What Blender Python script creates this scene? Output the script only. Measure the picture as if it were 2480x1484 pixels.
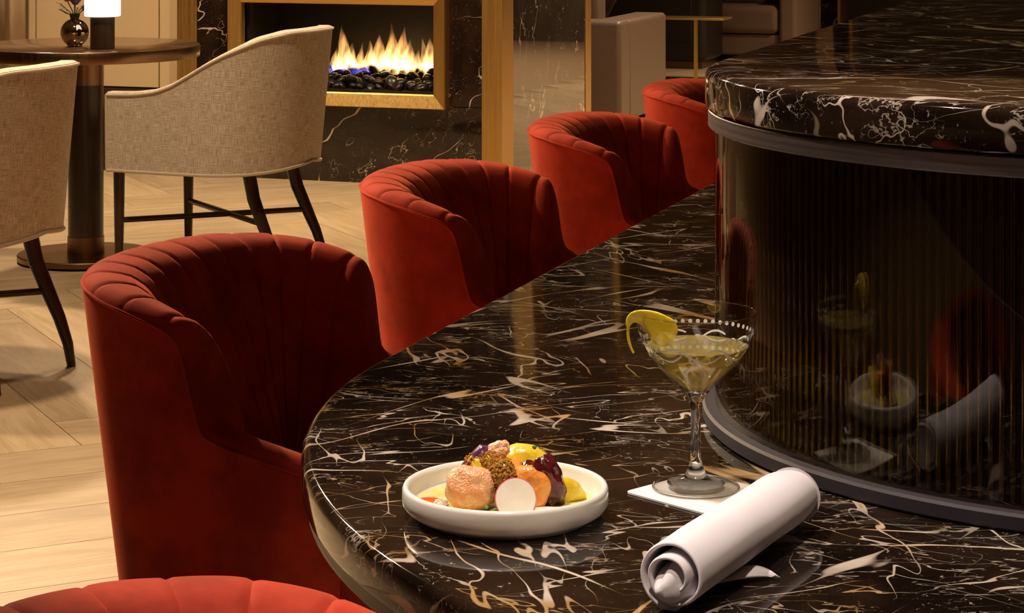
import bpy, bmesh, math, random
from mathutils import Vector, Matrix, noise as mnoise

# ------------------------------------------------------------------ scene, camera, world, lights
for o in list(bpy.data.objects):
    bpy.data.objects.remove(o)
scene = bpy.context.scene
COL = scene.collection
R = math.radians
PI = math.pi
THETA = R(18.6)
HC = 0.75                      # height of the lower counter
CAM_H = 1.293

cam_data = bpy.data.cameras.new('camera')
cam = bpy.data.objects.new('camera', cam_data)
COL.objects.link(cam)
cam.location = (0, 0, CAM_H)
cam.rotation_euler = (R(90), 0, THETA)
cam_data.sensor_width = 36
cam_data.lens = 5400 / 2480 * 36
cam_data.shift_y = -1012 / 2480
cam_data.clip_start = 0.05
scene.camera = cam

scene.view_settings.view_transform = 'Standard'
scene.view_settings.look = 'None'
scene.view_settings.gamma = 1
scene.view_settings.use_curve_mapping = False
scene.view_settings.exposure = 0.0
scene.cycles.use_denoising = True
scene.cycles.use_adaptive_sampling = True
scene.cycles.adaptive_threshold = 0.09
scene.cycles.adaptive_min_samples = 16
scene.cycles.max_bounces = 8
scene.cycles.transmission_bounces = 8
scene.cycles.transparent_max_bounces = 16
scene.cycles.glossy_bounces = 4
scene.cycles.diffuse_bounces = 3
scene.cycles.sample_clamp_indirect = 6

world = bpy.data.worlds.new('world')
scene.world = world
world.use_nodes = True
world.node_tree.nodes['Background'].inputs[0].default_value = (1.0, 0.72, 0.45, 1)
world.node_tree.nodes['Background'].inputs[1].default_value = 0.22

def spot(name, loc, target, power, size=0.08, angle=70, blend=0.6, color=(1.0, 0.73, 0.45)):
    l = bpy.data.lights.new(name, 'SPOT')
    l.energy = power; l.shadow_soft_size = size
    l.spot_size = R(angle); l.spot_blend = blend; l.color = color
    o = bpy.data.objects.new(name, l)
    o.location = loc
    d = Vector(target) - Vector(loc)
    o.rotation_euler = d.to_track_quat('-Z', 'Y').to_euler()
    COL.objects.link(o)
    return o

WARM = (1.0, 0.75, 0.48)
# unseen ceiling spots, some of them fill lamps added to brighten dark areas; the row along the left wall is tilted towards the bar
for (x, y, p, an) in [(-2.9, 4.0, 80, 84), (-3.2, 5.3, 250, 110), (-5.0, 7.7, 330, 120), (-3.1, 8.0, 340, 115),  # second lamp added to brighten the near faces of the linen armchairs
                      (-2.2, 10.8, 480, 115), (-2.4, 12.8, 480, 115), (-1.2, 15.0, 620, 115), (0.4, 15.6, 520, 115),  # far lounge: lamps added where the seats came out too dark
                      (2.9, 1.2, 160, 110), (1.8, -1.7, 160, 110), (-4.6, -1.4, 160, 110)]:  # added to wash the unseen rear and right walls for reflections in the reeds
    spot('downlight_and_fill', (x, y, 2.96), (x, y, 0), p, 0.09, an, 0.9, WARM)
for (x, y, ty, p) in [(-4.1, 4.2, 2.8, 390), (-4.3, 5.5, 3.8, 370), (-4.4, 7.2, 5.0, 390)]:
    spot('tilted_downlight', (x, y, 2.9), (-1.6, ty, 0.45), p, 0.09, 62, 0.8, WARM)
# whiter pin spots over the bar
spot('bar_spot', (-1.15, 1.85, 2.8), (-0.52, 1.85, 0.75), 190, 0.035, 30, 0.35, (1.0, 0.87, 0.76))
spot('bar_spot', (-0.35, 1.0, 2.8), (-0.35, 2.05, 0.95), 120, 0.05, 38, 0.6, (1.0, 0.80, 0.62))

# ------------------------------------------------------------------ node helpers
def new_mat(name):
    m = bpy.data.materials.new(name)
    m.use_nodes = True
    nt = m.node_tree
    return m, nt, nt.nodes['Principled BSDF'], nt.nodes['Material Output']

def nd(nt, typ, **kw):
    n = nt.nodes.new(typ)
    for k, v in kw.items():
        if k.startswith('i_'):
            key = k[2:]
            key = int(key) if key.isdigit() else key.replace('__', ' ')
            s = n.inputs[key]
            if hasattr(v, 'is_output') or isinstance(v, bpy.types.NodeSocket):
                nt.links.new(v, s)
            else:
                s.default_value = v
        else:
            setattr(n, k, v)
    return n

def math_n(nt, op, a, b=0.0, c=0.0, clamp=False):
    n = nd(nt, 'ShaderNodeMath', operation=op, use_clamp=clamp)
    for i, v in enumerate((a, b, c)):
        if isinstance(v, bpy.types.NodeSocket):
            nt.links.new(v, n.inputs[i])
        else:
            n.inputs[i].default_value = v
    return n.outputs[0]

def mixc(nt, fac, a, b):
    n = nd(nt, 'ShaderNodeMix', data_type='RGBA')
    for s, v in ((n.inputs[0], fac), (n.inputs[6], a), (n.inputs[7], b)):
        if isinstance(v, bpy.types.NodeSocket):
            nt.links.new(v, s)
        else:
            s.default_value = v if not isinstance(v, tuple) or len(v) == 4 else (*v, 1)
    return n.outputs[2]

def maprange(nt, v, a, b, c, d, smooth=True):
    n = nd(nt, 'ShaderNodeMapRange', interpolation_type='SMOOTHSTEP' if smooth else 'LINEAR')
    for i, x in enumerate((v, a, b, c, d)):
        if isinstance(x, bpy.types.NodeSocket):
            nt.links.new(x, n.inputs[i])
        else:
            n.inputs[i].default_value = x
    return n.outputs[0]

def coord(nt, kind='Object', scale=(1, 1, 1), rot=(0, 0, 0), loc=(0, 0, 0)):
    tc = nd(nt, 'ShaderNodeTexCoord')
    mp = nd(nt, 'ShaderNodeMapping')
    nt.links.new(tc.outputs[kind], mp.inputs[0])
    mp.inputs['Location'].default_value = loc
    mp.inputs['Rotation'].default_value = rot
    mp.inputs['Scale'].default_value = scale
    return mp.outputs[0]

def noise(nt, vec, scale, detail=2.0, rough=0.5, dist=0.0):
    n = nd(nt, 'ShaderNodeTexNoise')
    nt.links.new(vec, n.inputs['Vector'])
    n.inputs['Scale'].default_value = scale
    n.inputs['Detail'].default_value = detail
    n.inputs['Roughness'].default_value = rough
    n.inputs['Distortion'].default_value = dist
    return n.outputs[0]

def bump(nt, h, strength, dist=0.001):
    n = nd(nt, 'ShaderNodeBump')
    nt.links.new(h, n.inputs['Height'])
    n.inputs['Strength'].default_value = strength
    n.inputs['Distance'].default_value = dist
    return n.outputs[0]

def plain(name, color, rough=0.5, metal=0.0, spec=0.5, coat=0.0, var=0.0, vscale=30, **kw):
    """a simple surface with slight procedural variation of tone"""
    m, nt, b, out = new_mat(name)
    b.inputs['Roughness'].default_value = rough
    b.inputs['Metallic'].default_value = metal
    b.inputs['Specular IOR Level'].default_value = spec
    b.inputs['Coat Weight'].default_value = coat
    v = coord(nt)
    n = noise(nt, v, vscale, 3)
    lo = tuple(max(0, c * (1 - var)) for c in color)
    hi = tuple(min(1, c * (1 + var)) for c in color)
    nt.links.new(mixc(nt, n, lo, hi), b.inputs['Base Color'])
    for k, val in kw.items():
        b.inputs[k.replace('__', ' ')].default_value = val
    return m

# ------------------------------------------------------------------ materials
def make_marble(name, scale=1.0, goldness=1.0, ior=1.5, dens=1.0, base=(0.0065, 0.0038, 0.0026), base2=(0.020, 0.0105, 0.0065), seed=0.0, rough=0.055, simple=False):
    m, nt, b, out = new_mat(name)
    b.inputs['Roughness'].default_value = rough
    b.inputs['Specular IOR Level'].default_value = 0.55
    def layer(sc, rot, stretch, w, detail, rgh, dist, msc, mlo, mhi, sd):
        v1 = coord(nt, rot=rot, loc=(sd + seed, sd * 1.7 + seed, sd * 0.6))
        mp = nd(nt, 'ShaderNodeMapping'); nt.links.new(v1, mp.inputs[0])
        mp.inputs['Scale'].default_value = tuple(scale * s for s in stretch)
        v = mp.outputs[0]
        f = noise(nt, v, sc, detail, rgh, dist)
        d = math_n(nt, 'ABSOLUTE', math_n(nt, 'SUBTRACT', f, 0.5))
        v2 = coord(nt, scale=(scale,) * 3, loc=(sd * 2.1 + 5 + seed, sd + 3, sd * 1.3))
        mk = noise(nt, v2, msc, 1, 0.6)
        width = maprange(nt, mk, mlo, mhi, 0.00002, w)
        inten = maprange(nt, mk, mlo - 0.02, mhi - 0.06, 0.0, 1.0)
        line = maprange(nt, d, math_n(nt, 'MULTIPLY', width, 0.45), width, 1.0, 0.0)
        return math_n(nt, 'MULTIPLY', line, inten)
    v0 = coord(nt, scale=(scale,) * 3, loc=(seed, 0, 0))
    tone = noise(nt, v0, 9, 4, 0.6)
    col = mixc(nt, maprange(nt, tone, 0.4, 0.7, 0, 1), base, base2)
    # fine flecks
    fl = noise(nt, coord(nt, scale=(scale * 1.2, scale * 0.8, scale), rot=(0, 0, 0.5), loc=(seed, 2, 1)), 150, 3, 0.7)
    flm = noise(nt, v0, 14, 2, 0.5)
    fleck = math_n(nt, 'MULTIPLY', maprange(nt, fl, 0.62, 0.72, 0, 0.5), maprange(nt, flm, 0.40, 0.62, 0, 1))
    hue = noise(nt, v0, 11, 2, 0.5)
    white = mixc(nt, noise(nt, v0, 40, 3), (0.42, 0.31, 0.24), (0.74, 0.66, 0.56))
    gold = mixc(nt, noise(nt, v0, 30, 3), (0.34, 0.17, 0.045), (0.55, 0.38, 0.18))
    veincol = mixc(nt, maprange(nt, hue, 0.47, 0.63, 0, goldness), white, gold)
    b.inputs['IOR'].default_value = ior
    mauve = (0.16, 0.105, 0.085, 1)
    if simple:
        ls = [layer(2.2, (0.5, 0.25, R(12)), (0.45, 1, 1.0), 0.0075, 4, 0.55, 0.0, 3.5, 0.44, 0.72, 1.0),
              layer(2.8, (0.2, -0.9, R(20)), (0.9, 1, 0.45), 0.0065, 4, 0.55, 0.0, 4.0, 0.46, 0.72, 4.0),
              layer(7.0, (0.5, 0.5, R(30)), (0.5, 1, 1.0), 0.007, 4, 0.6, 0.0, 6.0, 0.50, 0.72, 9.0),
              layer(13.0, (0.9, 0.2, R(60)), (0.5, 1, 1.0), 0.008, 3, 0.6, 0.0, 7.0, 0.52, 0.72, 14.0)]
        strengths = [1.0, 0.9, 0.6, 0.4]
    else:
        ls = [layer(5.0, (0.15, 0.1, R(35)), (0.20, 1.0, 0.8), 0.0125 * dens, 3, 0.50, 0.0, 5.5, 0.40, 0.74, 1.0),
              layer(5.5, (0.1, 0.15, R(-68)), (0.20, 1.0, 0.8), 0.0115 * dens, 3, 0.50, 0.0, 6.0, 0.40, 0.74, 3.0),
              layer(6.5, (0.1, 0.2, R(-5)), (0.22, 1.0, 0.8), 0.0105 * dens, 3, 0.50, 0.0, 6.5, 0.40, 0.74, 6.0),
              layer(10.0, (0.2, 0.2, R(62)), (0.20, 1.0, 0.9), 0.0085 * dens, 3, 0.52, 0.0, 9.0, 0.40, 0.72, 11.0),
              layer(13.0, (0.1, 0.2, R(-40)), (0.20, 1.0, 0.9), 0.0075 * dens, 3, 0.52, 0.0, 10.0, 0.40, 0.70, 15.0),
              layer(17.0, (0.2, 0.3, R(15)), (0.22, 1.0, 0.9), 0.0085 * dens, 3, 0.54, 0.0, 12.0, 0.41, 0.70, 18.0),
              layer(34.0, (0.3, 0.1, R(-20)), (0.28, 1.0, 1.0), 0.016 * dens, 4, 0.6, 0.0, 15.0, 0.42, 0.70, 21.0)]
        strengths = [1.0, 1.0, 0.95, 0.85, 0.75, 0.65, 0.42]
    tot = fleck
    for l, s in zip(ls, strengths):
        tot = math_n(nt, 'MAXIMUM', tot, math_n(nt, 'MULTIPLY', l, s))
    col = mixc(nt, math_n(nt, 'MULTIPLY', fleck, 0.6), col, mauve)
    col = mixc(nt, tot, col, veincol)
    nt.links.new(col, b.inputs['Base Color'])
    return m

M = {}
M['marble'] = make_marble('marble_bar')
M['marble_top'] = make_marble('marble_bar_top', seed=2.37)
M['marble_fire'] = make_marble('marble_fireplace', simple=True, goldness=0.35, base=(0.014, 0.008, 0.005), base2=(0.026, 0.014, 0.009), seed=3.3, rough=0.045)

M['marble_mirror'] = make_marble('marble_polished_side', simple=True, goldness=0.2, ior=2.6, base=(0.03, 0.022, 0.016), base2=(0.05, 0.036, 0.026), seed=7.7, rough=0.03)

def velvet(name, c, sheen, tint):
    m, nt, b, out = new_mat(name)
    v = coord(nt)
    n1 = noise(nt, v, 9, 4, 0.6)
    n2 = noise(nt, v, 420, 2)
    dark = tuple(x * 0.72 for x in c)
    lite = tuple(min(1, x * 1.2) for x in c)
    nt.links.new(mixc(nt, maprange(nt, n1, 0.35, 0.65, 0, 1), dark, lite), b.inputs['Base Color'])
    b.inputs['Roughness'].default_value = 0.85
    b.inputs['Specular IOR Level'].default_value = 0.15
    b.inputs['Sheen Weight'].default_value = sheen
    b.inputs['Sheen Roughness'].default_value = 0.42
    b.inputs['Sheen Tint'].default_value = (*tint, 1)
    nt.links.new(bump(nt, n2, 0.15, 0.0006), b.inputs['Normal'])
    return m
M['velvet'] = velvet('velvet_red', (0.50, 0.048, 0.022), 0.34, (1.0, 0.24, 0.11))

def linen(name):
    m, nt, b, out = new_mat(name)
    va = coord(nt, 'UV', scale=(28, 620, 1))
    vb = coord(nt, 'UV', scale=(620, 28, 1))
    vc = coord(nt, 'UV', scale=(1, 1, 1))
    a = noise(nt, va, 1.0, 3, 0.6)
    c = noise(nt, vb, 1.0, 3, 0.6)
    big = noise(nt, vc, 420, 2, 0.6)
    mix = math_n(nt, 'ADD', math_n(nt, 'MULTIPLY', a, 0.5), math_n(nt, 'MULTIPLY', c, 0.5))
    t = maprange(nt, math_n(nt, 'ADD', math_n(nt, 'MULTIPLY', mix, 0.75), math_n(nt, 'MULTIPLY', big, 0.25)), 0.36, 0.64, 0, 1)
    nt.links.new(mixc(nt, t, (0.27, 0.205, 0.148), (0.80, 0.71, 0.59)), b.inputs['Base Color'])
    b.inputs['Roughness'].default_value = 0.95
    b.inputs['Specular IOR Level'].default_value = 0.1
    b.inputs['Sheen Weight'].default_value = 0.15
    nt.links.new(bump(nt, mix, 0.6, 0.0012), b.inputs['Normal'])
    return m
M['linen'] = linen('linen_beige')
M['linen_welt'] = plain('linen_welt', (0.56, 0.46, 0.35), 0.95, spec=0.1, var=0.2, vscale=300)

def wood_floor():
    m, nt, b, out = new_mat('oak_plank')
    oi = nd(nt, 'ShaderNodeObjectInfo')
    tc = nd(nt, 'ShaderNodeTexCoord')
    off = nd(nt, 'ShaderNodeVectorMath', operation='SCALE')
    comb = nd(nt, 'ShaderNodeCombineXYZ')
    r = oi.outputs['Random']
    nt.links.new(math_n(nt, 'MULTIPLY', r, 37.0), comb.inputs[0])
    nt.links.new(math_n(nt, 'MULTIPLY', r, 91.0), comb.inputs[1])
    add = nd(nt, 'ShaderNodeVectorMath', operation='ADD')
    nt.links.new(tc.outputs['Object'], add.inputs[0]); nt.links.new(comb.outputs[0], add.inputs[1])
    def mapped(sc):
        mp = nd(nt, 'ShaderNodeMapping')
        nt.links.new(add.outputs[0], mp.inputs[0]); mp.inputs['Scale'].default_value = sc
        return mp.outputs[0]
    g1 = noise(nt, mapped((1.4, 11, 1)), 1.6, 5, 0.6, 1.2)
    g2 = noise(nt, mapped((3, 60, 1)), 3.0, 4, 0.6, 0.6)
    g3 = noise(nt, mapped((1, 3, 1)), 1.2, 2)
    t = math_n(nt, 'ADD', math_n(nt, 'MULTIPLY', g1, 0.6), math_n(nt, 'MULTIPLY', g2, 0.4))
    col = mixc(nt, maprange(nt, t, 0.36, 0.64, 0, 1), (0.375, 0.268, 0.158), (0.50, 0.378, 0.240))
    tone = maprange(nt, math_n(nt, 'ADD', math_n(nt, 'MULTIPLY', r, 0.6), math_n(nt, 'MULTIPLY', g3, 0.4)), 0.1, 0.9, 0.84, 1.1, False)
    hsv = nd(nt, 'ShaderNodeHueSaturation'); hsv.inputs['Saturation'].default_value = 1.0
    nt.links.new(col, hsv.inputs['Color']); nt.links.new(tone, hsv.inputs['Value'])
    nt.links.new(hsv.outputs[0], b.inputs['Base Color'])
    b.inputs['Roughness'].default_value = 0.42
    b.inputs['Specular IOR Level'].default_value = 0.35
    nt.links.new(bump(nt, g2, 0.12, 0.002), b.inputs['Normal'])
    return m
M['oak'] = wood_floor()
M['subfloor'] = plain('floor_gap', (0.27, 0.18, 0.10), 0.7, var=0.2)

def brushed(name, c, rough, var=0.12, axis=2):
    m, nt, b, out = new_mat(name)
    sc = [180, 180, 180]
    if axis == 'xy': sc = [2, 2, 220]
    else: sc[axis] = 2
    n = noise(nt, coord(nt, scale=tuple(sc)), 1.0, 3, 0.6)
    nt.links.new(mixc(nt, n, tuple(x * (1 - var) for x in c), tuple(min(1, x * (1 + var)) for x in c)), b.inputs['Base Color'])
    b.inputs['Metallic'].default_value = 1
    nt.links.new(maprange(nt, n, 0.2, 0.8, rough * 0.85, rough * 1.15), b.inputs['Roughness'])
    return m
M['brass'] = brushed('brass_satin', (0.64, 0.41, 0.135), 0.40)
M['bronze'] = brushed('bronze_dark', (0.23, 0.135, 0.075), 0.32)
M['gunmetal'] = brushed('gunmetal', (0.21, 0.18, 0.178), 0.42, axis='xy')
M['gunmetal_low'] = plain('gunmetal_base', (0.030, 0.024, 0.028), 0.6, spec=0.25, var=0.1, vscale=20)
M['walnut'] = plain('walnut_dark', (0.030, 0.014, 0.007), 0.28, spec=0.5, var=0.35, vscale=40)
M['table_top'] = plain('table_veneer', (0.085, 0.040, 0.018), 0.16, spec=0.6, var=0.25, vscale=14)
M['cream'] = plain('cream_lacquer', (0.56, 0.42, 0.25), 0.55, spec=0.3, var=0.05, vscale=4)
M['curtain'] = plain('curtain_cloth', (0.54, 0.42, 0.30), 0.9, spec=0.1, var=0.08, vscale=60)
M['plinth'] = plain('plinth_dark', (0.035, 0.018, 0.010), 0.4, var=0.3)
M['firebox'] = plain('firebox_black', (0.006, 0.005, 0.0045), 0.55, var=0.3, vscale=6)
M['tray'] = plain('burner_tray', (0.06, 0.047, 0.038), 0.45, metal=0.6, var=0.2)
M['slot'] = plain('slot_black', (0.004, 0.004, 0.004), 0.8)
M['pebble'] = plain('pebble_black', (0.022, 0.018, 0.015), 0.32, spec=0.6, var=0.5, vscale=12)
M['leather_taupe'] = plain('leather_taupe', (0.105, 0.066, 0.046), 0.42, spec=0.5, var=0.10, vscale=90)
M['leather_dark'] = plain('leather_black', (0.014, 0.009, 0.007), 0.5, spec=0.4, var=0.2, vscale=60)
M['sofa_fabric'] = plain('sofa_fabric', (0.16, 0.105, 0.075), 0.85, spec=0.2, var=0.15, vscale=200)
M['pillow'] = plain('pillow_mauve', (0.045, 0.018, 0.015), 0.8, spec=0.2, var=0.3, vscale=50)
M['pillow_pattern'] = plain('pillow_pattern', (0.16, 0.13, 0.11), 0.8, spec=0.2, var=1.0, vscale=60)
M['wall_far'] = plain('far_wall', (0.36, 0.25, 0.15), 0.7, var=0.06, vscale=3)
M['wall_dark'] = plain('far_wall_dark', (0.018, 0.012, 0.009), 0.6, var=0.2, vscale=3)
M['wall_walnut'] = plain('walnut_wall', (0.16, 0.09, 0.048), 0.5, var=0.25, vscale=5)
M['ceiling'] = plain('ceiling_paint', (0.26, 0.20, 0.14), 0.9, var=0.05)
M['barbody'] = plain('bar_body', (0.02, 0.013, 0.010), 0.4, var=0.2)
M['porcelain'] = plain('porcelain', (0.80, 0.76, 0.70), 0.22, spec=0.5, coat=0.3, var=0.015, vscale=40)
M['paper'] = plain('coaster_card', (0.80, 0.76, 0.72), 0.8, spec=0.2, var=0.03, vscale=200)
def napkin_mat():
    m, nt, b, out = new_mat('napkin_cloth')
    n = noise(nt, coord(nt), 1400, 2)
    n2 = noise(nt, coord(nt), 30, 2)
    nt.links.new(mixc(nt, n2, (0.72, 0.67, 0.72), (0.78, 0.73, 0.78)), b.inputs['Base Color'])
    b.inputs['Roughness'].default_value = 0.9
    b.inputs['Specular IOR Level'].default_value = 0.1
    b.inputs['Sheen Weight'].default_value = 0.2
    nt.links.new(bump(nt, n, 0.12, 0.0004), b.inputs['Normal'])
    return m
M['napkin'] = napkin_mat()

def pane_mat(name, tint, ior=1.5, rough=0.0):
    """thin clear pane: Fresnel reflection over tinted transparency"""
    m, nt, b, out = new_mat(name)
    nt.nodes.remove(b)
    fr = nd(nt, 'ShaderNodeFresnel')
    geo = nd(nt, 'ShaderNodeNewGeometry')
    # same reflectance whichever side of the thin wall is met
    nt.links.new(maprange(nt, geo.outputs['Backfacing'], 0, 1, ior, 1 / ior, False), fr.inputs[0])
    n = noise(nt, coord(nt), 3.0, 2)
    tr = nd(nt, 'ShaderNodeBsdfTransparent')
    nt.links.new(mixc(nt, n, tuple(0.97 * t for t in tint), tint), tr.inputs[0])
    gl = nd(nt, 'ShaderNodeBsdfGlossy'); gl.inputs['Roughness'].default_value = rough
    mx = nd(nt, 'ShaderNodeMixShader')
    nt.links.new(fr.outputs[0], mx.inputs[0]); nt.links.new(tr.outputs[0], mx.inputs[1]); nt.links.new(gl.outputs[0], mx.inputs[2])
    nt.links.new(mx.outputs[0], out.inputs[0])
    return m
M['smoked'] = pane_mat('smoked_glass', (0.74, 0.68, 0.60))
M['pane'] = pane_mat('fire_glass', (0.97, 0.97, 0.97), 1.3)
M['reed'] = brushed('reed_bronze', (0.36, 0.33, 0.14), 0.13, axis=2)

def glass_mat(name, color=(1, 1, 1), ior=1.5):
    m, nt, b, out = new_mat(name)
    n = noise(nt, coord(nt), 4, 1)
    nt.links.new(mixc(nt, n, tuple(0.985 * c for c in color), color), b.inputs['Base Color'])
    b.inputs['Transmission Weight'].default_value = 1
    b.inputs['Roughness'].default_value = 0
    b.inputs['IOR'].default_value = ior
    return m
M['glass'] = glass_mat('crystal', ior=1.46)
M['foot_pane'] = pane_mat('foot_glass_clear', (0.99, 0.99, 0.985), 1.75)
M['bowl_glass'] = pane_mat('bowl_glass', (0.985, 0.985, 0.98), 1.5)
def drink_mat():
    m, nt, b, out = new_mat('pale_drink')
    n = noise(nt, coord(nt), 40, 2)
    nt.links.new(mixc(nt, n, (0.92, 0.74, 0.20), (0.97, 0.84, 0.34)), b.inputs['Base Color'])
    b.inputs['Transmission Weight'].default_value = 0.82
    b.inputs['Roughness'].default_value = 0.0
    b.inputs['IOR'].default_value = 1.34
    return m
M['wine'] = drink_mat()
M['etch'] = plain('etched_frost', (0.86, 0.83, 0.81), 0.9, var=0.05, vscale=300, Alpha=0.85)
M['chrome'] = plain('vase_mirror', (0.62, 0.55, 0.47), 0.05, metal=1.0, var=0.15, vscale=20)
M['vase_neck'] = plain('vase_neck_dark', (0.03, 0.017, 0.012), 0.35, var=0.2)
M['lamp_base'] = plain('lamp_base_brown', (0.040, 0.020, 0.012), 0.4, var=0.2)
def emit_mat(name, c, s):
    m, nt, b, out = new_mat(name)
    b.inputs['Base Color'].default_value = (*c, 1)
    n = noise(nt, coord(nt), 3, 1)
    nt.links.new(mixc(nt, n, tuple(0.97 * x for x in c), c), b.inputs['Emission Color'])
    b.inputs['Emission Strength'].default_value = s
    return m
M['shade'] = emit_mat('lamp_shade_glow', (1.0, 0.93, 0.83), 1.25)

def flame_mat(name, lowc, highc, s_low, s_high):
    m, nt, b, out = new_mat(name)
    nt.nodes.remove(b)
    tc = nd(nt, 'ShaderNodeTexCoord')
    sep = nd(nt, 'ShaderNodeSeparateXYZ')
    nt.links.new(tc.outputs['Object'], sep.inputs[0])
    h = maprange(nt, sep.outputs[2], 0.0, 0.2, 0, 1, False)
    n = noise(nt, coord(nt, scale=(1, 1, 0.25)), 55, 2)
    st = math_n(nt, 'MULTIPLY', maprange(nt, h, 0, 1, s_low, s_high, False), maprange(nt, n, 0.3, 0.7, 0.25, 1.6))
    e = nd(nt, 'ShaderNodeEmission')
    nt.links.new(mixc(nt, h, lowc, highc), e.inputs[0]); nt.links.new(st, e.inputs[1])
    nt.links.new(e.outputs[0], out.inputs['Volume'])
    return m
M['flame'] = flame_mat('flame', (1.0, 0.56, 0.20), (1.0, 0.42, 0.10), 85, 22)
M['flame_blue'] = flame_mat('flame_blue', (0.10, 0.12, 1.0), (0.35, 0.15, 0.8), 18, 4)

def food(name, c1, c2, rough=0.3, sss=0.3, scale=60, bump_s=0.0, bscale=200, coat=0.3):
    m, nt, b, out = new_mat(name)
    n = noise(nt, coord(nt), scale, 4, 0.6)
    nt.links.new(mixc(nt, maprange(nt, n, 0.35, 0.65, 0, 1), c1, c2), b.inputs['Base Color'])
    b.inputs['Roughness'].default_value = rough
    b.inputs['Coat Weight'].default_value = coat
    b.inputs['Coat Roughness'].default_value = 0.1
    if bump_s:
        nb = nd(nt, 'ShaderNodeTexVoronoi'); nb.inputs['Scale'].default_value = bscale
        nt.links.new(coord(nt), nb.inputs['Vector'])
        nt.links.new(bump(nt, nb.outputs['Distance'], bump_s, 0.0008), b.inputs['Normal'])
    return m
M['grapefruit'] = food('grapefruit_flesh', (0.84, 0.33, 0.13), (0.90, 0.52, 0.30), 0.22, 0.4, 120, 0.9, 620)
M['orange'] = food('orange_flesh', (0.82, 0.26, 0.035), (0.88, 0.37, 0.08), 0.25, 0.4, 90, 0.6, 300)
M['radish'] = food('radish_white', (0.80, 0.72, 0.66), (0.84, 0.79, 0.74), 0.3, 0.4, 50)
M['radish_skin'] = food('radish_skin', (0.62, 0.10, 0.16), (0.75, 0.25, 0.28), 0.3, 0.2, 80)
M['beet'] = food('beet_flesh', (0.055, 0.006, 0.008), (0.12, 0.012, 0.014), 0.12, 0.1, 60)
M['purple'] = food('purple_beet', (0.10, 0.025, 0.07), (0.18, 0.06, 0.14), 0.2, 0.1, 80)
M['golden'] = food('golden_citrus', (0.72, 0.50, 0.02), (0.80, 0.66, 0.08), 0.2, 0.3, 70, 0.3, 260)
M['mustard'] = food('mustard_seed', (0.34, 0.14, 0.02), (0.55, 0.29, 0.06), 0.22, 0.2, 300)
M['tomato'] = food('tomato_red', (0.62, 0.06, 0.02), (0.72, 0.13, 0.03), 0.15, 0.3, 40)
M['shallot'] = food('shallot', (0.50, 0.34, 0.20), (0.62, 0.50, 0.36), 0.3, 0.2, 200)
M['herb'] = food('herb_green', (0.07, 0.19, 0.02), (0.14, 0.30, 0.04), 0.4, 0.1, 200)
M['dressing'] = food('dressing', (0.62, 0.54, 0.13), (0.72, 0.66, 0.26), 0.06, 0.3, 50)
M['cream_food'] = food('cream_food', (0.78, 0.72, 0.60), (0.82, 0.78, 0.68), 0.35, 0.3, 80)
M['lemon'] = food('lemon_peel', (0.78, 0.55, 0.012), (0.84, 0.64, 0.03), 0.35, 0.3, 120, 0.25, 500, 0.1)
M['lemon_pith'] = food('lemon_pith', (0.80, 0.66, 0.16), (0.82, 0.72, 0.30), 0.5, 0.3, 80)
M['petal_pink'] = plain('petal_pink', (0.62, 0.06, 0.09), 0.6, var=0.2)
M['petal_orange'] = plain('petal_orange', (0.70, 0.22, 0.03), 0.6, var=0.2)
M['petal_purple'] = plain('petal_purple', (0.12, 0.06, 0.16), 0.7, var=0.4, vscale=120)
M['stem_green'] = plain('stem_green', (0.05, 0.075, 0.018), 0.6, var=0.3)
M['thistle'] = plain('thistle_dark', (0.035, 0.025, 0.022), 0.7, var=0.4, vscale=150)

# ------------------------------------------------------------------ object helpers
def link(o, parent=None):
    COL.objects.link(o)
    if parent:
        o.parent = parent
    return o

def tag(o, label=None, cat=None, group=None, kind=None):
    if label: o['label'] = label
    if cat: o['category'] = cat
    if group: o['group'] = group
    if kind: o['kind'] = kind
    return o

def thing(name, loc, rz=0.0, label=None, cat=None, group=None, kind=None):
    o = bpy.data.objects.new(name, None)
    o.empty_display_size = 0.05
    o.location = loc; o.rotation_euler = (0, 0, rz)
    COL.objects.link(o)
    return tag(o, label, cat, group, kind)

def copy_tree(o, parent=None):
    c = o.copy(); COL.objects.link(c); c.parent = parent
    for ch in [x for x in o.children]:
        copy_tree(ch, c)
    return c

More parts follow.
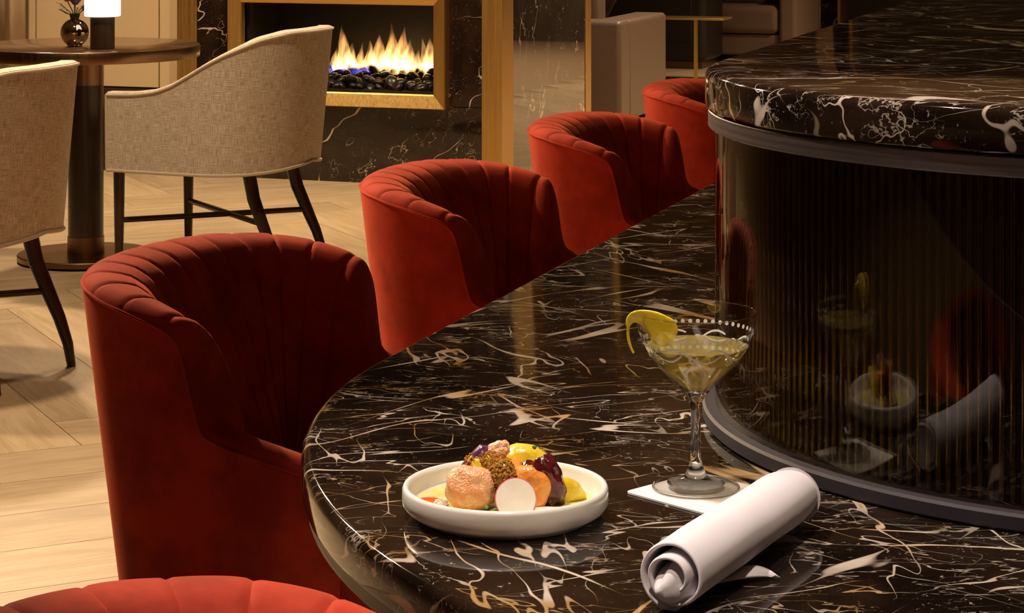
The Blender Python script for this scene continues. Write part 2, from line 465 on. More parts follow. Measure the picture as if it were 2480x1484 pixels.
class MB:
    def __init__(self):
        self.v = []; self.f = []; self.uv = []
    def add(self, vs, fs, uvs=None):
        b = len(self.v)
        self.v += [tuple(p) for p in vs]
        self.uv += uvs if uvs else [(p[0], p[1]) for p in vs]
        self.f += [tuple(i + b for i in f) for f in fs]
        return self
    def box(self, x0, x1, y0, y1, z0, z1):
        vs = [(x0, y0, z0), (x1, y0, z0), (x1, y1, z0), (x0, y1, z0), (x0, y0, z1), (x1, y0, z1), (x1, y1, z1), (x0, y1, z1)]
        return self.add(vs, [(3, 2, 1, 0), (4, 5, 6, 7), (0, 1, 5, 4), (1, 2, 6, 5), (2, 3, 7, 6), (3, 0, 4, 7)])
    def grid(self, pts, closed_u=False, closed_v=False, uvs=None):
        """pts[i][j] -> quads"""
        n = len(pts); m = len(pts[0])
        vs = [p for row in pts for p in row]
        us = [p for row in uvs for p in row] if uvs else None
        fs = []
        for i in range(n if closed_u else n - 1):
            for j in range(m if closed_v else m - 1):
                a = i * m + j; b = i * m + (j + 1) % m
                c = ((i + 1) % n) * m + (j + 1) % m; d = ((i + 1) % n) * m + j
                fs.append((a, b, c, d))
        return self.add(vs, fs, us)
    def lathe(self, prof, seg=48, center=(0, 0, 0), cap=True):
        rows = []
        for r, z in prof:
            rows.append([(center[0] + r * math.cos(2 * PI * k / seg), center[1] + r * math.sin(2 * PI * k / seg), center[2] + z) for k in range(seg)])
        b = len(self.v)
        self.grid(rows, closed_v=True)
        if cap:
            self.f.append(tuple(b + k for k in reversed(range(seg))))
            self.f.append(tuple(b + (len(prof) - 1) * seg + k for k in range(seg)))
        return self
    def tube(self, path, rad, seg=10, cap=True, flat=1.0):
        n = len(path)
        P = [Vector(p) for p in path]
        rads = rad if isinstance(rad, (list, tuple)) else [rad] * n
        up = None; rows = []
        for i in range(n):
            t = (P[min(i + 1, n - 1)] - P[max(i - 1, 0)]).normalized()
            if up is None:
                up = Vector((0, 0, 1)) if abs(t.z) < 0.9 else Vector((1, 0, 0))
            s = t.cross(up).normalized(); up = s.cross(t).normalized()
            rows.append([tuple(P[i] + rads[i] * (math.cos(2 * PI * k / seg) * s + flat * math.sin(2 * PI * k / seg) * up)) for k in range(seg)])
        b = len(self.v)
        self.grid(rows, closed_v=True)
        if cap:
            self.f.append(tuple(b + k for k in range(seg)))
            self.f.append(tuple(b + (n - 1) * seg + k for k in reversed(range(seg))))
        return self
    def mesh(self, name, mat, smooth=True, fix=True, sharp=None):
        me = bpy.data.meshes.new(name)
        me.from_pydata(self.v, [], self.f)
        uvl = me.uv_layers.new(name='UVMap')
        for lp in me.loops:
            uvl.data[lp.index].uv = self.uv[lp.vertex_index]
        if fix:
            bm = bmesh.new(); bm.from_mesh(me)
            bmesh.ops.recalc_face_normals(bm, faces=bm.faces)
            bm.to_mesh(me); bm.free()
        me.materials.append(M[mat] if isinstance(mat, str) else mat)
        if smooth:
            me.polygons.foreach_set('use_smooth', [True] * len(me.polygons))
            if sharp:
                me.set_sharp_from_angle(angle=R(sharp))
        me.update()
        return me
    def build(self, name, mat, parent=None, smooth=True, loc=(0, 0, 0), rot=(0, 0, 0), sharp=40, bevel=0, bseg=2, fix=True):
        o = bpy.data.objects.new(name, self.mesh(name, mat, smooth, fix, sharp))
        o.location = loc; o.rotation_euler = rot
        link(o, parent)
        if bevel:
            md = o.modifiers.new('bevel', 'BEVEL'); md.width = bevel; md.segments = bseg; md.limit_method = 'ANGLE'; md.angle_limit = R(40)
        return o

def box(name, mat, x0, x1, y0, y1, z0, z1, parent=None, bevel=0.0, bseg=2, origin=None):
    o = origin or (0, 0, 0)
    mb = MB().box(x0 - o[0], x1 - o[0], y0 - o[1], y1 - o[1], z0 - o[2], z1 - o[2])
    return mb.build(name, mat, parent, loc=o, bevel=bevel, bseg=bseg)

def lerp_keys(keys, s):
    if s <= keys[0][0]: return keys[0][1]
    for (a, va), (b, vb) in zip(keys, keys[1:]):
        if s <= b:
            t = (s - a) / (b - a)
            return va + (vb - va) * t
    return keys[-1][1]

def smooth_keys(keys, s, h=0.018):
    return sum(lerp_keys(keys, abs(s + d * h)) * w for d, w in ((-1.5, 1), (-1, 2), (-0.5, 3), (0, 4), (0.5, 3), (1, 2), (1.5, 1))) / 16.0

# ------------------------------------------------------------------ the setting
floor = box('floor', 'subfloor', -9, 3.5, -2.5, 20, -0.06, -0.0035)
tag(floor, 'light oak herringbone floor of the lounge', 'floor', kind='structure')
# herringbone planks, 45 degrees to the room
PL, PW = 1.25, 0.25
plank_mb = MB()
g = 0.0010
plank_mb.box(-PL / 2 + g, PL / 2 - g, -PW / 2 + g, PW / 2 - g, -0.02, 0.0)
plank_mesh = None
ca, sa = math.cos(R(45)), math.sin(R(45))
plank_spots = []
# phase so that a seam passes where the photograph shows it
PH = (-2.600, 4.238)
def rot45(p, q): return (p * ca - q * sa + PH[0], p * sa + q * ca + PH[1])
for k in range(-60, 60):
    for t in range(-12, 12):
        bp, bq = k * PW + t * PL, k * PW - t * PL
        for kind in (0, 1):
            if kind == 0: cp, cq = bp + PL / 2, bq + PW / 2
            else: cp, cq = bp + PL + PW / 2, bq + PW - PL / 2
            x, y = rot45(cp, cq)
            # camera-plane position, keep what the photograph can see of the floor
            X = x * math.cos(THETA) + y * math.sin(THETA); Z = -x * math.sin(THETA) + y * math.cos(THETA)
            if Z < 3.2: continue
            px = 1240 + 5400 * X / Z
            ok = -1300 < px < 2300 and Z < 18.5 and y < 17.5
            if not ok: continue
            if -4.9 < x < -3.2 and 9.6 < y < 10.2: continue
            plank_spots.append((Z, x, y, kind))
plank_spots.sort()
rnd = random.Random(4)
for Z, x, y, kind in plank_spots[:290]:
    if plank_mesh is None:
        plank_mesh = plank_mb.mesh('plank', 'oak', smooth=False)
    o = bpy.data.objects.new('plank', plank_mesh)
    o.location = (x, y, 0)
    o.rotation_euler = (0, 0, R(45) + (PI / 2 if kind else 0) + (PI if rnd.random() < 0.5 else 0))
    link(o, floor)
rest = MB()
for Z, x, y, kind in plank_spots[290:]:
    a = R(45) + (PI / 2 if kind else 0)
    c, s = math.cos(a), math.sin(a)
    vs = [(x + c * u * (PL / 2 - g) - s * v * (PW / 2 - g), y + s * u * (PL / 2 - g) + c * v * (PW / 2 - g), z) for z in (-0.02, 0) for u, v in ((-1, -1), (1, -1), (1, 1), (-1, 1))]
    rest.add(vs, [(3, 2, 1, 0), (4, 5, 6, 7), (0, 1, 5, 4), (1, 2, 6, 5), (2, 3, 7, 6), (3, 0, 4, 7)])
if rest.v:
    tag(rest.build('distant_planks', 'oak', floor, smooth=False), kind='stuff')

ceiling = tag(box('ceiling', 'ceiling', -9, 3.5, -2.5, 20, 3.0, 3.1), 'dim brown ceiling above the lounge', 'ceiling', kind='structure')

# fireplace block: front face y = FY, from FX0 to FX1
FY, FX0, FX1 = 9.08, -4.65, -3.096
OX0, OX1, OZ0, OZ1 = -4.318, -3.405, 0.398, 0.785        # opening
wall_fire = thing('wall_fireplace', (0, 0, 0), 0, 'dark veined marble chimney wall around the gas fire', 'wall', kind='structure')
def marble_piece(name, x0, x1, z0, z1, y0=FY, y1=FY + 0.05):
    return box(name, 'marble_fire', x0, x1, y0, y1, z0, z1, wall_fire, bevel=0.002)
PIL = 0.098
lx0, lx1 = FX0 + PIL, FX1 - 0.094
JZ = 0.345
marble_piece('marble_panel', lx0, lx1, 0.0, JZ)
marble_piece('marble_panel', lx0, OX0, JZ + 0.002, OZ1 + 0.06)
marble_piece('marble_panel', OX1, lx1, JZ + 0.002, OZ1 + 0.06)
marble_piece('marble_panel', OX0, OX1, JZ + 0.002, OZ0)
marble_piece('marble_panel', lx0, lx1, OZ1 + 0.062, 1.9)
marble_piece('marble_panel', lx0, lx1, 1.902, 3.0)
box('marble_panel', 'marble_fire', OX0, OX1, FY, FY + 0.05, OZ1, OZ1 + 0.06, wall_fire)
box('brass_pilaster', 'brass', FX0, lx0, FY - 0.012, FY + 0.05, 0.0, 3.0, wall_fire, bevel=0.002)
box('brass_pilaster', 'brass', lx1, FX1, FY - 0.012, FY + 0.14, 0.0, 3.0, wall_fire, bevel=0.002)
box('marble_side_panel', 'marble_mirror', FX1 - 0.06, FX1 - 0.004, FY + 0.14, FY + 1.24, 0.02, 3.0, wall_fire)
box('brass_corner', 'brass', FX1 - 0.06, FX1, FY + 1.24, FY + 1.33, 0.0, 3.0, wall_fire, bevel=0.002)
box('side_skirting', 'plinth', FX1 - 0.06, FX1 - 0.002, FY + 0.14, FY + 1.24, 0.0, 0.02, wall_fire)
box('core', 'plinth', FX0 + 0.005, FX1 - 0.062, FY + 0.46, FY + 1.32, 0.0, 3.0, wall_fire)
box('core_side', 'plinth', FX0 + 0.005, FX0 + 0.06, FY + 0.05, FY + 0.46, 0.0, 3.0, wall_fire)

# cream panelled wall and curtain at the left
wall_left = thing('wall_back', (0, 0, 0), 0, 'cream lacquered panelled wall left of the fireplace', 'wall', kind='structure')
WY = FY + 0.03
xs = [-7.2, -6.2, -5.40, -4.762, FX0 - 0.002]
for a, b in zip(xs, xs[1:]):
    box('wall_panel', 'cream', a + 0.002, b - 0.002, WY, WY + 0.04, 0.385, 3.0, wall_left, bevel=0.003)
box('wall_backing', 'plinth', -7.2, FX0 - 0.002, WY + 0.03, WY + 0.08, 0, 3.0, wall_left)
box('plinth', 'plinth', -7.2, FX0 - 0.002, WY - 0.005, WY + 0.03, 0, 0.38, wall_left)
# far walls
tag(box('wall_far', 'wall_far', -9, 3.5, 18.6, 18.7, 0, 3.0), 'beige wall at the far end behind the lounge seats', 'wall', kind='structure')
tag(box('wall_side', 'wall_far', -7.25, -7.2, -2.5, 18.6, 0, 3.0), 'beige side wall beyond the frame', 'wall', kind='structure')

tag(box('wall_right_side', 'wall_walnut', 3.5, 3.55, -2.5, 18.6, 0, 3.0), 'dark walnut wall beyond the right of the frame', 'wall', kind='structure')
tag(box('wall_rear', 'wall_walnut', -7.2, 3.5, -2.55, -2.5, 0, 3.0), 'dark walnut wall behind the viewer', 'wall', kind='structure')

# curtain
cur = MB()
rows = []
n = 150
for i in range(n + 1):
    t = i / n
    x = -6.3 + t * (6.3 - 5.42)
    y = WY - 0.075 + 0.035 * math.sin(t * 44 + 1.1 * math.sin(t * 9)) + 0.008 * math.sin(t * 97)
    rows.append([(x, y, z) for z in (0.39, 1.0, 2.0, 2.98)])
cur.grid(rows)
curtain = cur.build('curtain', 'curtain', None)
md = curtain.modifiers.new('solid', 'SOLIDIFY'); md.thickness = 0.004
tag(curtain, 'pale pleated curtain hanging at the far left wall', 'curtain')

# ------------------------------------------------------------------ fireplace (insert)
fire = thing('gas_fireplace', (-3.86, FY, 0), 0, 'brass framed gas fireplace glowing in the dark marble wall', 'fireplace')
fo = (-3.86, FY, 0)
def fbox(name, mat, x0, x1, y0, y1, z0, z1, bevel=0.0, parent=None):
    mb = MB().box(x0 - fo[0], x1 - fo[0], y0 - fo[1], y1 - fo[1], z0, z1)
    return mb.build(name, mat, parent or fire, bevel=bevel)
# mitred brass frame, four rails with a bevelled section
FW = 0.062
def rail(corner_a, corner_b, in_a, in_b, name='frame_rail'):
    mb = MB()
    ya, yb, yc = -0.055, -0.035, 0.03
    oa, ob, ia, ib = [(p[0] - fo[0], p[1]) for p in (corner_a, corner_b, in_a, in_b)]
    def mid(o, i, t): return (o[0] + (i[0] - o[0]) * t, o[1] + (i[1] - o[1]) * t)
    def ring(o, i):
        m1 = mid(o, i, 0.06); m2 = mid(o, i, 0.92)
        return [(o[0], yc, o[1]), (o[0], ya + 0.006, o[1]), (m1[0], ya, m1[1]), (m2[0], yb, m2[1]), (i[0], yb + 0.004, i[1]), (i[0], yc, i[1])]
    mb.grid([ring(oa, ia), ring(ob, ib)], closed_v=True)
    b = 0
    mb.f.append((5, 4, 3, 2, 1, 0)); mb.f.append((6, 7, 8, 9, 10, 11))
    return mb.build(name, 'brass', fire, smooth=False)
o00, o10, o11, o01 = (OX0 - FW, OZ0 - FW), (OX1 + FW, OZ0 - FW), (OX1 + FW, OZ1 + FW), (OX0 - FW, OZ1 + FW)
i00, i10, i11, i01 = (OX0, OZ0), (OX1, OZ0), (OX1, OZ1), (OX0, OZ1)
rail(o00, o10, i00, i10); rail(o10, o11, i10, i11); rail(o11, o01, i11, i01); rail(o01, o00, i01, i00)
BX0, BX1, BZ0, BZ1, BD = OX0 - 0.02, OX1 + 0.02, OZ0 - 0.02, OZ1 + 0.02, 0.40
fbox('firebox_back', 'firebox', BX0, BX1, FY + BD, FY + BD + 0.02, BZ0, BZ1)
fbox('firebox_side', 'firebox', BX0 - 0.02, BX0, FY + 0.03, FY + BD, BZ0, BZ1)
fbox('firebox_side', 'firebox', BX1, BX1 + 0.02, FY + 0.03, FY + BD, BZ0, BZ1)
fbox('firebox_top', 'firebox', BX0, BX1, FY + 0.03, FY + BD, BZ1, BZ1 + 0.02)
tray = fbox('burner_tray', 'tray', BX0, BX1, FY + 0.03, FY + BD, BZ0 - 0.02, OZ0 + 0.004)
for k in range(5):
    x0 = OX0 + 0.02 + k * 0.178
    fbox('tray_slot', 'slot', x0, x0 + 0.15, FY + 0.045, FY + 0.06, OZ0 + 0.003, OZ0 + 0.0065, parent=tray)
fbox('inner_trim', 'slot', OX0 + 0.0, OX0 + 0.012, FY + 0.02, FY + 0.05, OZ0, OZ1)
fbox('inner_trim', 'slot', OX1 - 0.012, OX1, FY + 0.02, FY + 0.05, OZ0, OZ1)
fbox('glass_pane', 'pane', OX0 + 0.012, OX1 - 0.012, FY + 0.024, FY + 0.029, OZ0, OZ1)

# pebbles
def pebble_mesh(i):
    bm = bmesh.new()
    bmesh.ops.create_icosphere(bm, subdivisions=2, radius=1)
    for v in bm.verts:
        d = 1 + 0.22 * mnoise.noise(v.co * 0.9 + Vector((i * 7.1, 3, 1)))
        v.co = v.co * d
    me = bpy.data.meshes.new('pebble'); bm.to_mesh(me); bm.free()
    me.polygons.foreach_set('use_smooth', [True] * len(me.polygons))
    me.materials.append(M['pebble']); me.update()
    return me
peb = [pebble_mesh(i) for i in range(5)]
rp = random.Random(11)
for row in range(6):
    for k in range(19):
        x = OX0 + 0.03 + (k + rp.uniform(-0.3, 0.3) + 0.5 * (row % 2)) * 0.046
        if x > OX1 - 0.03: continue
        y = FY + 0.085 + row * 0.034 + rp.uniform(-0.012, 0.012)
        s = rp.uniform(0.019, 0.034)
        z = OZ0 + 0.004 + s * 0.55 + [0.0, 0.012, 0.024, 0.036, 0.048, 0.054][row] + rp.uniform(-0.004, 0.006)
        o = bpy.data.objects.new('pebble', rp.choice(peb))
        o.location = (x, y, z)
        o.scale = (s * rp.uniform(0.9, 1.25), s * rp.uniform(0.8, 1.1), s * rp.uniform(0.45, 0.7))
        o.rotation_euler = (rp.uniform(-0.8, 0.8), rp.uniform(-0.8, 0.8), rp.uniform(0, 6.28))
        COL.objects.link(o)
        tag(o, 'smooth black pebble in the bed under the gas flames', 'pebble', 'pebbles in the fireplace')
fbox('pebble_bed', 'slot', OX0 + 0.01, OX1 - 0.01, FY + 0.13, FY + 0.32, OZ0, OZ0 + 0.045)

# flames: closed tongues filled with a glowing volume
def flame(x, w, h, lean=0.0, y=FY + 0.24, z0=0.462, mat='flame', seed=0, label=None):
    rr = random.Random(seed)
    rows = []; n = 16; seg = 14
    ph = rr.uniform(0, 6)
    for i in range(n + 1):
        t = i / n
        r = w / 2 * (0.55 + 0.45 * math.sin(PI / 2 * min(1, t / 0.25))) * (1 if t < 0.25 else (1 - ((t - 0.25) / 0.75) ** 0.8)) + 0.0004
        r *= 1 + 0.10 * math.sin(9 * t + ph)
        cx = lean * t * t + 0.10 * w * math.sin(4.2 * t + ph) * t
        cy = 0.06 * w * math.cos(5 * t + ph) * t
        rows.append([(cx + r * (1 + 0.16 * math.sin(3 * a + 6 * t + ph)) * math.cos(a), cy + 0.6 * r * math.sin(a), h * t) for a in [2 * PI * k / seg for k in range(seg)]])
    mb = MB(); mb.grid(rows, closed_v=True)
    mb.f.append(tuple(reversed(range(seg)))); mb.f.append(tuple(n * seg + k for k in range(seg)))
    o = mb.build('flame', mat, None, loc=(x, y, z0))
    return o
def fx(px, y=FY + 0.24):
    a = (px - 1240) / 5400
    dx, dy = a * math.cos(THETA) - math.sin(THETA), a * math.sin(THETA) + math.cos(THETA)
    return dx * y / dy
flames = [(786, 0.035, 0.09, 0.0), (806, 0.055, 0.095, 0.02), (822, 0.05, 0.11, 0.0), (836, 0.085, 0.20, -0.02), (853, 0.07, 0.13, 0.01),
          (874, 0.05, 0.13, 0.012), (892, 0.07, 0.14, 0.0), (908, 0.06, 0.13, -0.005), (922, 0.10, 0.165, 0.0), (938, 0.06, 0.14, 0.006),
          (958, 0.085, 0.215, -0.02), (972, 0.09, 0.20, 0.006), (996, 0.085, 0.15, -0.006), (1012, 0.05, 0.11, 0.012), (1040, 0.09, 0.155, 0.008),
          (1033, 0.06, 0.155, -0.008), (740, 0.06, 0.12, 0.0), (700, 0.08, 0.15, 0.01), (660, 0.06, 0.12, 0.0)]
for i, (px, w, h, ln) in enumerate(flames):
    tag(flame(fx(px), w * 1.15, h * 1.08, ln, y=FY + 0.235 + 0.02 * math.sin(i * 2.4), seed=i), 'yellow white gas flame rising from the black pebbles', 'flame', 'flames in the fireplace')
for i, px in enumerate((790, 812, 834, 866, 890)):
    tag(flame(fx(px), 0.085, 0.055, 0, y=FY + 0.20, z0=0.458, mat='flame_blue', seed=50 + i), 'low blue gas flame at the left of the pebbles', 'flame', 'blue flames in the fireplace')

# ------------------------------------------------------------------ bar
def d_outline(cx, cy, r, yend, seg=96):
    pts = [(cx - r, yend)]
    for k in range(seg + 1):
        a = PI + PI * k / seg
        pts.append((cx + r * math.cos(a), cy + r * math.sin(a)))
    pts.append((cx + r, yend))
    return pts
def d_solid(name, mat, cx, cy, r, yend, z0, z1, rt, rb, parent, seg=96, steps=6, sharp=30):
    prof = []
    for k in range(3):
        a = PI / 2 * k / 2
        prof.append((r - rb + rb * math.sin(a), z0 + rb - rb * math.cos(a)))
    for k in range(steps + 1):
        a = PI / 2 * k / steps
        prof.append((r - rt + rt * math.cos(a), z1 - rt + rt * math.sin(a)))
    rows = [[(x, y, z) for x, y in d_outline(cx, cy, rr, yend, seg)] for rr, z in prof]
    mb = MB(); mb.grid(rows, closed_v=True)
    m = len(rows[0])
    mb.f.append(tuple(reversed(range(m)))); mb.f.append(tuple((len(prof) - 1) * m + k for k in range(m)))
    return mb.build(name, mat, parent, sharp=sharp)
def d_band(name, mat, cx, cy, ro, ri, yend, z0, z1, parent, seg=96, bev=0.001):
    prof = [(ri, z0), (ro - bev, z0), (ro, z0 + bev), (ro, z1 - bev), (ro - bev, z1), (ri, z1)]
    rows = [[(x, y, z) for x, y in d_outline(cx, cy, rr, yend, seg)] for rr, z in prof]
    m = len(rows[0])
    mb = MB(); 
    mb.grid(rows, closed_u=True)
    k = len(prof)
    mb.f.append(tuple(i * m for i in range(k))); mb.f.append(tuple(i * m + m - 1 for i in reversed(range(k))))
    return mb.build(name, mat, parent, sharp=25)

LCX, LCY, LR = 0.013, 2.38, 0.98        # lower counter
UCX, UCY, UR = -0.113, 2.355, 0.446     # raised bar drum
YEND = 8.6
lower = thing('bar_counter', (0, 0, 0), 0, 'low round-ended bar counter of dark veined marble', 'counter')
d_solid('counter_top', 'marble', LCX, LCY, LR, YEND, HC - 0.040, HC, 0.010, 0.004, lower)
d_band('edge_band', 'gunmetal', LCX, LCY, LR - 0.006, LR - 0.06, YEND, HC - 0.056, HC - 0.0402, lower)
d_solid('bar_front', 'barbody', LCX, LCY, LR - 0.36, YEND, 0.0, HC - 0.0565, 0.002, 0.002, lower)

raised = thing('raised_bar', (0, 0, 0), 0, 'raised bar with a veined marble top over smoked reeded glass', 'bar')
TOPZ, SLAB = 1.108, 0.040
d_solid('bar_top', 'marble_top', UCX, UCY, UR, YEND, TOPZ - SLAB, TOPZ, 0.009, 0.003, raised)
d_band('upper_band', 'gunmetal', UCX, UCY, UR - 0.003, UR - 0.05, YEND, TOPZ - SLAB - 0.0195, TOPZ - SLAB - 0.001, raised, bev=0.0015)
d_band('base_band', 'gunmetal_low', UCX, UCY, UR + 0.003, UR - 0.03, YEND, HC + 0.0005, HC + 0.0165, raised, bev=0.0025)
GZ0, GZ1 = HC + 0.0165, TOPZ - SLAB - 0.02
d_band('smoked_glass', 'smoked', UCX, UCY, UR - 0.010, UR - 0.014, YEND, GZ0, GZ1, raised, bev=0.0004)
RR = UR - 0.024
d_solid('drum_core', 'barbody', UCX, UCY, RR - 0.002, YEND, GZ0, GZ1, 0.001, 0.001, raised)
pitch = 0.0098
reed = MB()
rr_ = pitch * 0.30
reed.grid([[(rr_ * math.cos(a) , rr_ * math.sin(a), z) for a in [-PI / 2 + PI * k / 8 for k in range(9)]] for z in (GZ0 + 0.001, GZ1 - 0.001)])
reed_mesh = reed.mesh('reed', 'reed', sharp=None, fix=False)
for p in reed_mesh.polygons: pass
na = int(RR * R(92) / pitch)
for k in range(na):
    a = R(178) + k * pitch / RR
    o = bpy.data.objects.new('reed', reed_mesh)
    o.location = (UCX + RR * math.cos(a), UCY + RR * math.sin(a), 0)
    o.rotation_euler = (0, 0, a)
    link(o, raised)
more = MB()
k = na
while R(178) + k * pitch / RR < R(362):
    a = R(178) + k * pitch / RR
    more.grid([[(UCX + RR * math.cos(a) + rr_ * math.cos(a + b), UCY + RR * math.sin(a) + rr_ * math.sin(a + b), z) for b in [-PI / 2 + PI * j / 6 for j in range(7)]] for z in (GZ0 + 0.001, GZ1 - 0.001)])
    k += 1
tag(more.build('reeds_beyond', 'reed', raised, fix=False), kind='stuff')

# ------------------------------------------------------------------ upholstered U shells
class UShell:
    def __init__(self, W, a, D, keys, zb, ztop, cx, kx, ky, sm=0.018, ex=2.0):
        self.sm = sm
        self.W, self.a, self.D, self.keys, self.zb, self.ztop, self.cx, self.kx, self.ky = W, a, D, keys, zb, ztop, cx, kx, ky
        q = 2.0 / ex
        pts = [(a * (1 - math.cos(p) ** q), W * math.sin(p) ** q) for p in [PI / 2 * k / 240 for k in range(240)]] + [(a, W)]
        pts += [(a + (D - a) * k / 40, W) for k in range(1, 41)]
        self.L = [0]
        for p, q_ in zip(pts, pts[1:]): self.L.append(self.L[-1] + math.hypot(q_[0] - p[0], q_[1] - p[1]))
        self.pts = pts; self.len = self.L[-1]
    def raw(self, s):
        t = min(abs(s), self.len)
        lo, hi = 0, len(self.L) - 1
        while hi - lo > 1:
            m = (lo + hi) // 2
            if self.L[m] <= t: lo = m
            else: hi = m
        f = (t - self.L[lo]) / (self.L[hi] - self.L[lo])
        p, q = self.pts[lo], self.pts[hi]
        x, y = p[0] + (q[0] - p[0]) * f, p[1] + (q[1] - p[1]) * f
        if abs(s) > self.len: x += abs(s) - self.len
        return (x, -y) if s < 0 else (x, y)
    def at(self, s):
        x, y = self.raw(s)
        h = 0.02
        p, q = self.raw(s - h), self.raw(s + h)
        tx, ty = q[0] - p[0], q[1] - p[1]
        l = math.hypot(tx, ty)
        return x, y, -ty / l, tx / l
    def zt(self, s): return smooth_keys(self.keys, s, self.sm)
    def pt(self, s, off, z, dz=0.0):
        x, y, nx, ny = self.at(s)
        x += nx * off; y += ny * off
        k = (self.ztop - z)
        return (self.cx + (x - self.cx) * (1 - self.kx * k), y * (1 - self.ky * k), z + dz)

def outer_panel(sh, off, s0, s1, n, rim, zsteps=12):
    mb = MB(); rows = []; uv = []
    for i in range(n + 1):
        s = s0 + (s1 - s0) * i / n
        zt = sh.zt(s) - rim
        rows.append([sh.pt(s, off, sh.zb + (zt - sh.zb) * j / zsteps) for j in range(zsteps + 1)])
        uv.append([(s, sh.zb + (zt - sh.zb) * j / zsteps) for j in range(zsteps + 1)])
    mb.grid(rows, uvs=uv)
    return mb

ROLL = [(0, 0), (.012, .0016), (.024, .0075), (.034, .018), (.0425, .034), (.051, .060), (.060, .10), (.070, .145), (.083, .2), (.097, .25), (.113, .31), (.14, .40)]
def roll_section(sh, s, r, zlow, q=1.0, nin=22, puff=0.0, sink=0.0, shear=0.0):
    """cross section: from the seat up the leaning inside face, over the soft rim, to the outer seam"""
    zt = sh.zt(s)
    sg = 1 if s >= 0 else -1
    hmax = zt - zlow
    sec = []
    inv = [(h, d) for d, h in ROLL]
    for j in range(nin):
        h = hmax * (1 - j / nin) ** 1.9
        sec.append((-q * lerp_keys(inv, h), zt - h))
    sec.append((0.0, zt))
    for j in range(1, 7):
        a = R(90 - 78 * j / 6)
        sec.append((r * math.cos(a), zt - r * 0.72 + r * 0.72 * math.sin(a)))
    out = []
    n = len(sec)
    for k, (o, z) in enumerate(sec):
        o0, z0 = sec[max(0, k - 1)]; o1, z1 = sec[min(n - 1, k + 1)]
        l = math.hypot(o1 - o0, z1 - z0) + 1e-9
        nx, nz = -(z1 - z0) / l, (o1 - o0) / l
        ease = 1 - 0.85 * max(0, (k - nin + 3)) / (n - nin + 2)
        e = (puff - sink) * ease
        f = max(0, min(1.5, (r - o) / (2 * r)))
        out.append(sh.pt(s + sg * shear * f, o + nx * e, z + nz * e))
    return out

def make_stool():
    t = thing('tub_chair', (0, 0, 0))
    sh = UShell(0.262, 0.215, 0.48, [(0, .776), (.14, .775), (.24, .769), (.31, .758), (.37, .742), (.394, .729), (.403, .708), (.410, .668), (.417, .620), (.427, .601), (.46, .590), (.62, .558), (.7, .55)],
                0.30, 0.77, 0.24, 0.42, 0.42, 0.007, 2.3)
    RO = 0.027
    op = outer_panel(sh, RO, -sh.len, sh.len, 260, RO * 0.58, 12)
    shell = op.build('outer_shell', 'velvet', t)
    SW = 0.378; NC = 12
    for j in range(NC):
        a = -SW + 2 * SW * j / NC; b = a + 2 * SW / NC
        rows = []
        for i in range(13):
            tau = i / 12
            e = abs(2 * tau - 1)
            puff = 0.0014 * (1 - e ** 2.4)
            sink = 0.0026 * max(0, (e - 0.88) / 0.12) ** 2
            sc = a + (b - a) * tau
            rows.append(roll_section(sh, sc, RO, 0.43, 1.2 + 0.55 * (1 - (sc / SW) ** 2), puff=puff, sink=sink))
        mb = MB(); mb.grid(rows)
        mb.build('back_channel', 'velvet', t)
    for sg in (-1, 1):
        rows = []
        n = 80
        for i in range(n + 1):
            s = SW + (sh.len - SW) * (i / n)
            e = max(0, 1 - (s - SW) / 0.008)
            wv = min(1, max(0, (s - SW) / 0.03)) * min(1, max(0, (0.50 - s) / 0.05))
            thn = min(1, max(0, (s - 0.415) / 0.06))
            rows.append(roll_section(sh, sg * s, RO, 0.43, 1.2 - 0.5 * thn, puff=0.002 * (1 - e), sink=0.002 * e, shear=0.018 * wv))
        mb = MB(); mb.grid(rows)
        m = len(rows[0])
        mb.f.append(tuple(n * m + q for q in range(m)))
        mb.build('arm', 'velvet', t)
        wp = [sh.pt(sg * (0.02 + (sh.len - 0.02) * i / 200), RO * 1.0, sh.zt(0.02 + (sh.len - 0.02) * i / 200) - RO * 0.58) for i in range(201)]
        MB().tube(wp, 0.0022, 6).build('seam_welt', 'velvet', shell)
    # seat cushion and underside
    def dpoly(z, grow):
        pts = []
        for i in range(61):
            s = -sh.len + 2 * sh.len * i / 60
            x, y, z_ = sh.pt(s, grow, z)
            pts.append((x, y, z))
        return pts
    mb = MB()
    prof = [(-0.035, 0.36), (-0.033, 0.43), (-0.038, 0.452), (-0.055, 0.465), (-0.09, 0.47)]
    mb.grid([dpoly(z, g_) for g_, z in prof], closed_v=True)
    m = 61
    mb.f.append(tuple((len(prof) - 1) * m + q for q in range(m))); mb.f.append(tuple(reversed(range(m))))
    mb.build('seat_cushion', 'velvet', t)
    mb = MB()
    prof = [(0.0, 0.285), (0.02, 0.302), (-0.03, 0.36)]
    mb.grid([dpoly(z, g_) for g_, z in prof], closed_v=True)
    mb.f.append(tuple(reversed(range(m)))); mb.f.append(tuple(2 * m + q for q in range(m)))
    mb.build('seat_base', 'velvet', t)
    MB().lathe([(0.035, 0.02), (0.03, 0.05), (0.03, 0.27), (0.06, 0.286)], 32, (0.22, 0, 0)).build('pedestal', 'gunmetal', t)
    MB().lathe([(0.20, 0.0005), (0.205, 0.006), (0.20, 0.014), (0.04, 0.022)], 48, (0.22, 0, 0)).build('base_disc', 'gunmetal', t)
    return t
stool = make_stool()
SX, SY, SP = -1.531, 2.88, 0.965
